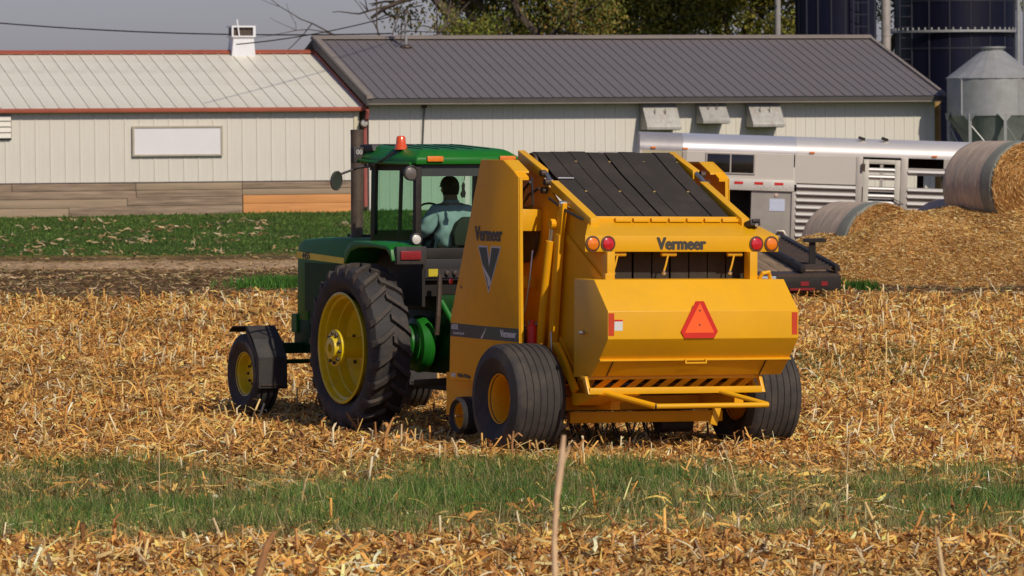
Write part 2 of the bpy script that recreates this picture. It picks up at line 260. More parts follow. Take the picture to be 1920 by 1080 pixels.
def barn_left():
    t = thing('white_roofed_barn', 'long low white steel barn with pale roof, rust red trim and plank foundation', 'barn', (-3.407, 115, 0), (0, 0, BA))
    x0, x1 = -14.5, -.12
    MB().box((x0, .03, 1.0), (x1, 9.8, 3.76)).prism([(0.03, 3.76), (9.8, 3.76), (4.9, 5.05)], 0, x0, x1).build('wall', WHT, t)
    panels(t, 'wall_panel', WHT, x0, x1, .3395, (0, 2.11), (0, 3.74), .016)
    panels(t, 'roof_panel', WHR, x0 - .0, x1 + .1, .3395, (-.10, 3.785), (4.9, 5.12), .022)
    panels(t, 'roof_panel', WHR, x0 - .0, x1 + .1, 1.358, (10.08, 3.74), (4.9, 5.12), .022)
    MB().box((x0, -.19, 3.70), (x1 + .1, -.10, 3.80)).build('gutter', REDT, t, bevel=.01)
    MB().prism([(4.75, 5.11), (4.9, 5.17), (5.05, 5.11), (5.05, 5.14), (4.9, 5.2), (4.75, 5.14)], 0, x0, x1 + .12).build('ridge_cap', REDT, t)
    MB().prism([(-.18, 3.72), (-.18, 3.82), (4.9, 5.20), (4.9, 5.08)], 0, x1 + .1, x1 + .16).build('rake_trim', REDT, t)
    MB().box((x1 - .1, -.035, 2.11), (x1 + .02, .0, 3.7)).build('corner_trim', mat('cream_trim', (.62, .55, .38), .6), t)
    # base flashing and planks
    MB().box((x0, -.02, 2.095), (x1, .025, 2.115)).build('base_flashing', GTR, t)
    def plank(a, b, z0, z1, m, d=0): MB().box((a, -.03 - d, z0), (b, .02, z1)).build('plank', m, t, bevel=.008)
    xs = x0
    plank(x0, -8.2, 1.92, 2.085, WD); plank(-8.19, -5.35, 1.925, 2.085, WD, .004); plank(-5.34, -2.87, 1.93, 2.085, WDP, .003); plank(-2.86, -.14, 1.94, 2.085, WD)
    plank(x0, -5.34, 1.74, 1.915, WD, .006); plank(-5.33, -2.87, 1.77, 1.92, WD, .002); plank(-2.86, -.14, 1.80, 1.93, WDP)
    plank(x0, -5.55, 1.54, 1.73, WDP, .004); plank(-5.54, -2.87, 1.58, 1.76, WD, .008); plank(-2.85, -.14, 1.60, 1.79, WDO, .012)
    plank(x0, -6.9, 1.25, 1.53, WDP, .01); plank(-6.89, -2.87, 1.25, 1.57, WD, .012); plank(-2.85, -.14, 1.25, 1.595, WDO, .016)
    # framed blank board
    b = MB().box((-5.38, -.055, 2.735), (-3.36, -.03, 3.36)).build('blank_board', WSIGN, t)
    f = MB(); f.box((-5.42, -.075, 3.345), (-3.32, -.02, 3.385)).box((-5.42, -.075, 2.70), (-3.32, -.02, 2.74)).box((-5.42, -.074, 2.74), (-5.375, -.02, 3.345)).box((-3.365, -.074, 2.74), (-3.32, -.02, 3.345))
    f.build('frame', mat('tan_frame', (.42, .37, .27), .7), b)
    # louvred vent at the left frame edge
    v = MB().box((-9.3, -.03, 3.10), (-8.19, -.012, 3.66)).build('vent', BK, t)
    for k in range(4): MB().box((-9.28, -.09, 3.13 + k * .13), (-8.21, -.035, 3.245 + k * .13), rot=(R(-14), 0, 0)).build('louvre', WHT, v)
    # roof stack
    s = MB(); s.prism([(-2.07, 4.95), (-1.48, 4.95), (-1.53, 5.50), (-2.02, 5.50)], 1, 4.6, 5.1); s = s.build('roof_vent', mat('white_vent', (.72, .72, .72), .5, dirt=(.3, .2, .12), dirt_amt=.3), t)
    c = MB(); c.box((-2.07, 4.55, 5.50), (-1.49, 5.15, 5.53)).box((-2.07, 4.55, 5.73), (-1.49, 5.15, 5.77)).box((-2.07, 4.55, 5.53), (-2.03, 4.62, 5.73)).box((-1.55, 4.55, 5.53), (-1.49, 4.62, 5.73)); c.box((-1.93, 4.54, 5.50), (-1.90, 4.56, 5.92), rot=(0, R(-8), 0)); c.build('vent_cap', MATS['white_vent'], s)
    MB().box((-2.03, 4.62, 5.53), (-1.55, 5.1, 5.73)).build('vent_opening', DSTEEL, s)
    # downspout and lamp at the joint
    MB().tube([(.02, -.38, 3.72), (.02, -.3, 3.55), (.02, -.1, 3.4), (.02, -.1, 1.5)], .045, 8).build('downspout', mat('red_downspout', (.36, .09, .07), .6), t)
    l = MB().lathe([(0, .02), (.0, .085), (.05, .10), (.09, .07), (.1, .0)], 1, (-.02, -.22, 3.42), 20).build('yard_lamp', DSTEEL, t, smooth=True)
    MB().lathe([(-.02, .0), (-.015, .07), (.0, .082)], 1, (-.02, -.22, 3.42), 20).build('lens', LENS, l, smooth=True)
    return t
barn_left()
def barn_right():
    t = thing('grey_roofed_barn', 'white steel barn with dark grey ribbed roof and three exhaust hoods', 'barn', (-3.407, 115, 0), (0, 0, BA))
    x0, x1 = .13, 13.98
    MB().box((x0, .03, 1.0), (x1, 9.8, 3.95)).prism([(0.03, 3.95), (9.8, 3.95), (4.9, 5.35)], 0, x0, x1).build('wall', WHT, t)
    panels(t, 'wall_panel', WHT, x0, x1, .2475, (0, 1.3), (0, 3.93), .013)
    panels(t, 'roof_panel', GRR, x0 - .14, x1 + .1, .2475, (-.42, 3.99), (4.9, 5.46), .018)
    panels(t, 'roof_panel', GRR, x0 - .14, x1 + .2, .99, (10.22, 3.99), (4.9, 5.46), .018)
    MB().box((x0 - .12, -.40, 3.87), (x1 + .1, -.36, 3.985)).build('fascia', GTR, t); MB().box((x0 - .12, -.36, 3.88), (x1 + .1, -.0, 3.9)).build('soffit', GTR, t)
    MB().box((x0 - .1, -.41, 3.845), (x1 + .1, -.385, 3.868)).build('drip_edge', TAN, t)
    MB().prism([(4.72, 5.45), (4.9, 5.50), (5.08, 5.45), (5.08, 5.48), (4.9, 5.54), (4.72, 5.48)], 0, x0 - .16, x1 + .18).build('ridge_cap', TAN, t)
    MB().prism([(-.44, 3.98), (-.44, 4.04), (4.9, 5.52), (4.9, 5.43)], 0, x1 + .1, x1 + .18).build('rake_trim', TAN, t)
    MB().prism([(-.44, 3.98), (-.44, 4.045), (4.9, 5.52), (4.9, 5.43)], 0, x0 - .14, x0 - .0).build('rake_trim', TAN, t)
    MB().prism([(-.43, 3.82), (-.43, 3.978), (4.9, 5.43), (4.9, 5.27)], 0, x0 - .15, x0 - .10).build('rake_board', GTR, t)
    MB().box((x1 - .09, -.03, 1.3), (x1 + .02, .0, 3.9)).build('corner_trim', mat('pale_corner', (.68, .64, .56), .5), t)
    # mast (service head) through the roof
    MB().tube([(2.09, 4.1, 5.15), (2.09, 4.1, 6.05)], .035, 8).build('service_mast', GALV, t)
    h = MB().lathe([(0, .0), (0, .09), (.05, .08), (.1, .03), (.12, 0)], 2, (2.09, 4.1, 6.05), 12); h.tube([(2.09, 4.1, 6.05), (1.99, 4.0, 6.2), (1.97, 3.98, 6.1)], .012, 5).tube([(2.05, 4.1, 5.95), (1.98, 4.05, 5.75), (1.93, 4.0, 5.4)], .011, 5); h.tube([(2.15, 4.1, 5.95), (2.05, 4.0, 5.7), (1.9, 3.9, 5.55)], .01, 5); h.build('service_head', DSTEEL, t)
    MB().lathe([(0, .16), (.03, .15), (.07, .05)], 2, (2.09, 4.1, 5.235), 14).build('roof_boot', DSTEEL, t)
    MB().tube([(1.45, -.06, 3.86), (1.45, -.05, 3.78), (1.42, -.045, 3.2), (1.36, -.045, 2.2)], .016, 5).build('wall_cable', GTR, t)
    MB().box((1.40, -.1, 3.76), (1.5, -.02, 3.84)).build('junction_box', DSTEEL, t)
    # exhaust hoods
    for (a, b, z) in ((6.66, 7.50, 3.22), (8.03, 8.70, 3.36), (9.26, 10.05, 3.27)):
        m = MB(); zt = 3.85; d = .62; m.prism([(-.02, zt), (-.20, zt), (-d, z + .08), (-d, z), (-.02, z)], 0, a, b)
        m = m.build('exhaust_hood', GALH, t, bevel=.012)
        q = MB(); q.box((a + .3 * (b - a), -.41, z + .33), (a + .3 * (b - a) + .015, -.39, z + .5)).box((a + .6 * (b - a), -.41, z + .33), (a + .6 * (b - a) + .015, -.39, z + .5)); q.build('rust_streak', DSTEEL, m)
        MB().box((a + .03, -d + .04, z - .012), (b - .03, -.03, z - .002)).build('opening', BK, m)
    return t
barn_right()
def far_barn():
    t = thing('distant_barn', 'far low barn whose brown roof with white skylight sheets peeks over the white roof', 'barn', (0, 158, 0))
    x0, x1 = -19, -6.3
    MB().box((x0, 0, 1.4), (x1, 9, 4.3)).build('wall', WD, t)
    br = mat('brown_far_roof', (.22, .15, .11), .7, var=.2); MB().prism([(-.3, 4.4), (4.5, 5.83), (9.3, 4.4), (9.3, 4.32), (4.5, 5.75), (-.3, 4.32)], 0, x0, x1).build('roof', br, t)
    for a, b in ((-13.85, -12.2), (-12.18, -10.3), (-9.5, -8.0), (-7.98, -6.4)): MB().prism([(.6, 4.70), (4.2, 5.78), (4.2, 5.8), (.6, 4.72)], 0, a, b).build('skylight_sheet', mat('far_skylight', (.62, .61, .62), .5), t)
    MB().prism([(4.2, 5.8), (4.5, 5.9), (4.8, 5.8)], 0, x0, x1).build('ridge_cap', GALV, t)
far_barn()

# ------------------------------------------------------------------ power lines
def sag(a, b, s, n=24):
    a, b = Vector(a), Vector(b); return [a.lerp(b, i / n) - Vector((0, 0, 4 * s * (i / n) * (1 - i / n))) for i in range(n + 1)]
def wire(pts, r, label):
    m = MB(); m.tube(pts, r, 5); tag(m.build('power_line', BK), label, 'cable', 'power lines over the barns')
wire(sag((-16, 131, 6.42), (-2.9, 122, 5.62), .22), .017, 'upper sagging power cable crossing the sky above the white roof')
wire(sag((-6.2, 113, 5.22), (-2.55, 119, 6.05), .10), .014, 'lower power cable rising from the white roof ridge to the service mast')
wire(sag((-2.5, 119, 5.62), (-1.0, 140, 6.0), .02) + sag((-1.0, 140, 6.0), (12, 140, 7.4), .25)[1:], .012, 'thin pale wire running from the mast past the trees')

# ------------------------------------------------------------------ silos, poles, feed bin
def silo(loc, r, h, label):
    t = thing('silo', label, 'silo', loc, group='dark blue silos behind the grey barn'); 
    MB().lathe([(0, r), (h, r)], 2, (0, 0, 0), 56).build('wall', BLUE, t, smooth=True)
    MB().lathe([(h, r + .06), (h + .5, r * .72), (h + .85, r * .3), (h + .9, 0)], 2, (0, 0, 0), 40).build('roof', BLUE, t, smooth=True)
    for k in range(int(h / 1.42)):
        MB().lathe([(-.03, r + .002), (-.03, r + .016), (.03, r + .016), (.03, r + .002)], 2, (0, 0, 1.42 * (k + 1) - .35), 56).build('seam_band', SBRN, t)
    m = MB()
    for k in range(18):
        a = 2 * PI * k / 18
        m.box((r * math.cos(a) - .02, r * math.sin(a) - .02, 0), (r * math.cos(a) + .02, r * math.sin(a) + .02, h))
    m.build('vertical_seam', SBRN, t); return t
s1 = silo((8.74, 134, 1.7), 1.07, 13, 'left dark silo rising behind the grey roof beside the trees')
s2 = silo((13.45, 151, 1.7), 1.82, 14, 'right deep blue silo with a pale ring rail behind the feed bin')
m = MB(); m.lathe([(-.035, 1.9), (-.035, 1.99), (.035, 1.99), (.035, 1.9)], 2, (0, 0, 4.42), 56)
for k in range(56):
    a = 2 * PI * k / 56; m.box((1.95 * math.cos(a) - .02, 1.95 * math.sin(a) - .02, 4.45), (1.95 * math.cos(a) + .02, 1.95 * math.sin(a) + .02, 4.53))
m.build('ring_rail', GALV, s2)
def ladder_part(parent, x, y, z0, z1, m):
    a = MB(); a.box((x - .22, y - .02, z0), (x - .18, y + .02, z1)).box((x + .18, y - .02, z0), (x + .22, y + .02, z1)); z = z0 + .2
    while z < z1: a.box((x - .18, y - .012, z), (x + .18, y + .012, z + .025)); z += .32
    a.build('ladder', m, parent)
ladder_part(s2, -1.55, -1.15, .5, 13, SBRN); ladder_part(s1, .6, -1.2, .5, 12.5, SBRN)
def pole(x, y, z0, h, r, m, label):
    p = MB(); p.lathe([(0, r), (h, r * .96), (h, 0)], 2, (0, 0, 0), 20)
    o = p.build('post', m, None, smooth=True); o.location = (x, y, z0); tag(o, label, 'post'); return o
p1 = MB(); p1.lathe([(0, .13), (11, .13)], 2, (0, 0, 0), 20)
for k in range(9): p1.lathe([(0, .14), (.05, .14)], 2, (0, 0, .6 + k * 1.2), 20)
o = p1.build('filling_pipe', mat('pale_pipe', (.42, .37, .32), .5, .2, var=.2, dirt=(.25, .18, .12), dirt_amt=.5)); o.location = (10.5, 139.5, 1.6); tag(o, 'pale ribbed vertical pipe standing between the two dark silos', 'pipe')
pole(7.45, 139, 1.6, 10, .085, CONC, 'slim grey utility post in front of the trees beside the left silo')
pole(12.72, 125, 1.5, 9, .05, GALV, 'thin bright steel pole in front of the blue silo at the right edge')
pole(12.90, 125.2, 1.5, 9, .045, GALV, 'thin grey steel pole just right of the bright one by the feed bin')
pole(10.20, 119.5, 1.4, 2.52, .10, mat('ochre_post', (.42, .25, .08), .8, var=.3), 'short ochre wooden post beside the right corner of the grey barn')
def feed_bin():
    t = thing('feed_bin', 'galvanised conical feed bin on steel legs at right of the grey barn', 'feed bin', (11.4, 118, 0)); r = 1.08
    MB().lathe([(3.50, r), (4.39, r)], 2, (0, 0, 0), 56).build('wall', GALV, t, smooth=True)
    MB().lathe([(4.375, r + .03), (4.39, r + .03), (5.02, .29), (5.03, .27)], 2, (0, 0, 0), 20).build('roof', GALV, t)
    c = MB().lathe([(5.0, .25), (5.06, .26), (5.1, .31), (5.13, .31), (5.135, 0)], 2, (0, 0, 0), 24).build('lid', GALV, t, smooth=True)
    MB().lathe([(2.1, .2), (2.12, .2), (3.50, r - .01)], 2, (0, 0, 0), 40).build('hopper', mat('bin_hopper', (.25, .27, .24), .6, .2, var=.2), t, smooth=True)
    for k in range(8):
        a = 2 * PI * (k + .5) / 8 - .22; x, y = r * math.cos(a), r * math.sin(a); l = MB(); l.box((x - .035, y - .035, 1.35), (x + .035, y + .035, 3.55)); l = l.build('leg', GALV, t)
        nx, ny = math.cos(a), math.sin(a); tx, ty = -ny, nx; g = MB(); e = r + .012
        g.add([(nx * e + tx * .2, ny * e + ty * .2, 3.56), (nx * e - tx * .2, ny * e - ty * .2, 3.56), (nx * e - tx * .04, ny * e - ty * .04, 3.38), (nx * e + tx * .04, ny * e + ty * .04, 3.38)] + [(nx * (e + .02) + tx * .2, ny * (e + .02) + ty * .2, 3.56), (nx * (e + .02) - tx * .2, ny * (e + .02) - ty * .2, 3.56), (nx * (e + .02) - tx * .04, ny * (e + .02) - ty * .04, 3.38), (nx * (e + .02) + tx * .04, ny * (e + .02) + ty * .04, 3.38)], [(0, 1, 2, 3), (7, 6, 5, 4), (0, 4, 5, 1), (1, 5, 6, 2), (2, 6, 7, 3), (3, 7, 4, 0)]); g.build('gusset', GALV, l)
        b = 2 * PI * (k + 1.5) / 8 - .22; MB().tube([(x, y, 3.3), (r * math.cos(b), r * math.sin(b), 2.3)], .018, 5).build('brace', GALV, l)
    for a in (-1.05, -2.4): MB().box((r * math.cos(a) - .02, r * math.sin(a) - .015, 3.5), (r * math.cos(a) + .02, r * math.sin(a) + .015, 4.38)).build('seam', GALV, t)
feed_bin()

# ------------------------------------------------------------------ trees
def tree(loc, trunks, nleaf, cols, w, label, crown, size=.098, twig=3, clump=1.):
    t = thing('tree', label, 'tree', loc, group='trees behind the grey barn'); rnd = random.Random(hash(label) % 1000 if False else int(loc[0] * 100) + 991); m = MB(); tips = []
    def grow(p, d, L, r, lev):
        n = 4; pts = [p]; rr = [r]
        for i in range(n):
            d = (d + Vector((rnd.gauss(0, .14), rnd.gauss(0, .14), rnd.gauss(.03, .08)))).normalized(); p = p + d * L / n; pts.append(p); rr.append(r * (1 - .45 * (i + 1) / n))
            if lev >= 1: tips.append((p, lev))
        m.tube(pts, rr, 7 if lev == 0 else 5 if lev < 3 else 4, cap=False)
        if lev < twig:
            for k in range(3 if lev < 2 else 4):
                ax = Vector((rnd.gauss(0, 1), rnd.gauss(0, 1), rnd.gauss(-.05, .6))).normalized(); dd = (d * .75 + ax * .75).normalized(); q = pts[rnd.choice((2, 3, 4))]
                grow(q, dd, L * rnd.uniform(.5, .72), r * .5, lev + 1)
    for (b, d, L, r) in trunks: grow(Vector(b), Vector(d).normalized(), L, r, 0)
    tr = m.build('trunk', BARK, t, smooth=True)
    if nleaf:
        T = np.array([tuple(p) for p, l in tips if l >= 1 and crown(p)]); nc = int(nleaf / 130); hi = T.max(0); lo = T.min(0); cc = (hi + lo) / 2; cc[2] = 6.6; rad = np.array([max(1.1, (hi[0] - lo[0]) * .34), 1.1, 3.6]); d_ = RNG.normal(0, 1, (nc, 3)); d_ /= np.linalg.norm(d_, axis=1)[:, None]; T = np.concatenate([T, cc + d_ * rad * RNG.random((nc, 1)) ** .45 * clump]) if clump else T; i = RNG.integers(0, len(T), nleaf); P = T[i] + RNG.normal(0, .20, (nleaf, 3)) + RNG.normal(0, .12, (len(T), 3))[i]
        br = np.repeat(1, nleaf) * (1 + .22 * RNG.normal(0, 1, len(T)))[i]
        C = np.clip(pal(nleaf, cols, w, .12) * np.clip(br, .45, 1.7)[:, None], .004, .6)
        V, F, C = strips(P, RNG.uniform(.7, 1.5, nleaf) * size, RNG.uniform(.5, .8, nleaf) * size, RNG.uniform(0, 6.3, nleaf), RNG.normal(-.5, .7, nleaf), RNG.normal(0, 1, nleaf), RNG.normal(0, .1, nleaf), C, (.3, 1, .2))
        np_mesh('crown', V, F, C, LEAFM, t)
    return t
GC = [(.24, .27, .05), (.17, .20, .04), (.34, .33, .06), (.42, .34, .06)]
any_ = lambda p: True
tree((-1.0, 140, 1.6), [((.6, 0, 0), (-.06, 0, 1), 4.2, .24), ((.35, 0, 3.6), (-.62, .1, .75), 3.3, .17), ((.5, 0, 3.6), (-.35, .2, .9), 4.6, .15), ((.6, .2, 3.8), (.35, 0, .9), 4.0, .13)], 22000, [(.18, .20, .045), (.30, .24, .06), (.44, .27, .07), (.13, .15, .04)], None, 'leaning tree with sparse brownish leaves at the left of the row', lambda p: p.x > -2.2)
tree((1.55, 141, 1.6), [((0, 0, 0), (-.05, 0, 1), 4.6, .22), ((0, 0, 3.2), (-.45, .0, .9), 4.6, .15), ((0, 0, 3.4), (.6, 0, .8), 4.2, .14), ((0, 0, 3.0), (.05, 0, 1), 4.6, .14)], 56000, GC, (3, 3, 2, 1), 'dark trunked tree with green leaves, second in the row', any_)
tree((4.1, 142, 1.6), [((0, 0, 0), (0, 0, 1), 4.0, .2), ((0, 0, 2.6), (-.55, .0, .85), 4.4, .14), ((0, 0, 2.4), (.6, 0, .8), 4.4, .14), ((0, 0, 2.8), (.0, 0, 1), 4.6, .14), ((0, 0, 2.2), (.2, -.2, .9), 4, .12)], 80000, GC, (3, 2, 4, 2), 'dense yellow green tree in the middle of the row', any_)
tree((6.4, 143, 1.6), [((0, 0, 0), (0, 0, 1), 3.8, .2), ((0, 0, 2.6), (-.5, .0, .85), 4.4, .14), ((0, 0, 2.4), (.6, 0, .8), 4.0, .14), ((0, 0, 2.8), (.0, 0, 1), 4.6, .14)], 60000, GC, (2, 2, 4, 3), 'yellowing tree next to the left silo at the end of the row', any_)
tree((11.3, 156, 1.6), [((0, 0, 0), (0, 0, 1), 3.8, .2), ((0, 0, 2.6), (-.3, .0, .9), 4.4, .14), ((0, 0, 2.4), (.3, 0, .9), 4.0, .14)], 34000, GC, (4, 4, 1, 0), 'dark green tree showing in the gap between the two silos', any_)
tree((-3.2, 136, 1.6), [((0, 0, 0), (0, 0, 1), 3.4, .10), ((0, 0, 3.3), (-.8, 0, .55), 2.6, .035), ((0, 0, 3.3), (-.55, 0, .8), 2.6, .03)], 0, GC, None, 'bare leafless tree with thin twigs left of the service mast', any_, twig=2)

# ------------------------------------------------------------------ straw pile and round bales
def px_(x): return np.interp(x, [3.4, 4.3, 4.7, 5.2, 5.9, 6.9, 8.1, 8.9, 12, 15], [.0, .12, .40, .66, .90, 1.0, 1.20, 1.28, 1.3, .2])
def pile_z(x, y):
    s = np.clip((y - 82.3) / 4.1, 0, 1); b = np.clip((89.6 - y) / 2.6, 0, 1); s = np.where(s < 1, .45 * s + .55 * s * s * (3 - 2 * s), 1); b = b * b * (3 - 2 * b)
    return gz(x, y) - .12 + px_(x) * np.minimum(s, b) + .12 * np.minimum(s, b) ** .3 + .48 * np.exp(-((x - 6.7) / .62) ** 2 - ((y - 85.1) / .55) ** 2) + .05 * fbm(x, y, 1.3, 8) * np.minimum(s * 3, 1) + .02 * fbm(x, y, 5, 9)
def pile():
    xs = np.arange(3.3, 15.2, .12); ys = np.arange(82.0, 89.8, .1); X, Y = np.meshgrid(xs, ys); Z = pile_z(X, Y); nx = len(xs)
    V = np.stack([X, Y, Z], 2).reshape(-1, 3); i = (np.arange(len(ys) - 1)[:, None] * nx + np.arange(nx - 1)[None]).ravel()[:, None]; F = i + np.array([[0, 1, nx + 1, nx]])
    n2 = fbm(X, Y, 1.1, 21); C = np.array([.50, .29, .10]) * (1 + .3 * n2)[..., None]; C = np.clip(C, .02, .8).reshape(-1, 3)
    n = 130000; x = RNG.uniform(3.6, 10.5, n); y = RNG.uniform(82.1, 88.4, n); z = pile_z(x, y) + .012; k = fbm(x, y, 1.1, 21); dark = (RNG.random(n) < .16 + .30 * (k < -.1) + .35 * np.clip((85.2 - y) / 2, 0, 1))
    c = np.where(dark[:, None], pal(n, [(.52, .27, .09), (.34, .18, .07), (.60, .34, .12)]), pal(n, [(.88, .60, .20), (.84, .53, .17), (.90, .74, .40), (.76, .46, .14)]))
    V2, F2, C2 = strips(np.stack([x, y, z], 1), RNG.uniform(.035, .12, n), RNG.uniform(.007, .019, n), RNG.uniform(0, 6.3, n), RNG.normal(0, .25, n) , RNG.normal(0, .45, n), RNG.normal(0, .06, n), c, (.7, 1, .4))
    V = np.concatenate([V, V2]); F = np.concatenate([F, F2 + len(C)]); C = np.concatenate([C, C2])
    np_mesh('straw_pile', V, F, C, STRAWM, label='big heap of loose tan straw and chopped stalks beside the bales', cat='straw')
pile()
def bale(fx, fy, cz, r, L, label, seed):
    ax = Vector((.5, -.866, 0)); t = thing('round_bale', label, 'hay bale', (fx, fy, cz), (0, 0, math.atan2(ax.y, ax.x)), 'round bales on the straw heap')
    nb = 72; prof = [(-L, 0), (-L, r * .9), (-L + .05, r * .985)] + [(-L + .1 + (L - .2) * k / 14, r * (1 + .006 * math.sin(k * 2.1 + seed))) for k in range(15)] + [(-.04, r * .985), (-.0, r * .93)]
    wm = mat('bale_netwrap', (.46, .345, .25), .75, var=.3, vscale=3, stretch=(7, 1, 1), bump=.3, bscale=30, dirt=(.24, .25, .20), dirt_amt=.75, dscale=.9)
    MB().lathe(prof, 0, (0, 0, 0), nb).build('net_wrap', wm, t, smooth=True)
    MB().lathe([(-.32, r * 1.008), (-.30, r * 1.010), (-.05, r * 1.0), (-.01, r * .96)], 0, (0, 0, 0), nb).build('wrap_edge', mat('green_wrap', (.21, .21, .165), .8, var=.25, vscale=3, stretch=(6, 1, 1)), t, smooth=True)
    hm = mat('hay_end', (.42, .20, .06), .9, var=.5, vscale=5, bump=.8, bscale=25, dirt=(.5, .30, .10), dirt_amt=.7, dscale=5)
    MB().lathe([(-.02, r * .95), (.015, r * .8), (.0, r * .5), (.02, r * .25), (.0, 0)], 0, (0, 0, 0), 48).build('bale_end', hm, t, smooth=True)
    n = 9000; q = RNG.uniform(0, 2 * PI, n); rad = r * .97 * np.sqrt(RNG.random(n)); h = q + PI / 2
    P = np.stack([RNG.uniform(.0, .04, n), rad * np.cos(q), rad * np.sin(q)], 1)
    dirv = np.stack([RNG.normal(0, .2, n), np.cos(h), np.sin(h)], 1) + RNG.normal(0, .25, (n, 3)); hd = np.arctan2(dirv[:, 1], dirv[:, 0]); pt = np.arctan2(dirv[:, 2], np.hypot(dirv[:, 0], dirv[:, 1]))
    V, F, C = strips(P, RNG.uniform(.06, .2, n), RNG.uniform(.006, .014, n), hd, pt, RNG.uniform(0, 3, n), RNG.normal(0, .05, n), pal(n, [(.54, .28, .08), (.60, .35, .11), (.40, .19, .055), (.66, .42, .17)]))
    np_mesh('hay_strands', V, F, C, STRAWM, t)
bale(8.92, 86.0, 2.18, .80, 1.5, 'large round bale on top of the straw heap at the right edge', 1)
bale(6.42, 86.0, 1.12, .82, 1.45, 'round bale half buried in the straw in front of the trailer slats', 2)
bale(8.25, 87.35, 1.13, .83, 1.3, 'round bale mostly hidden in the straw under the large bale', 3)

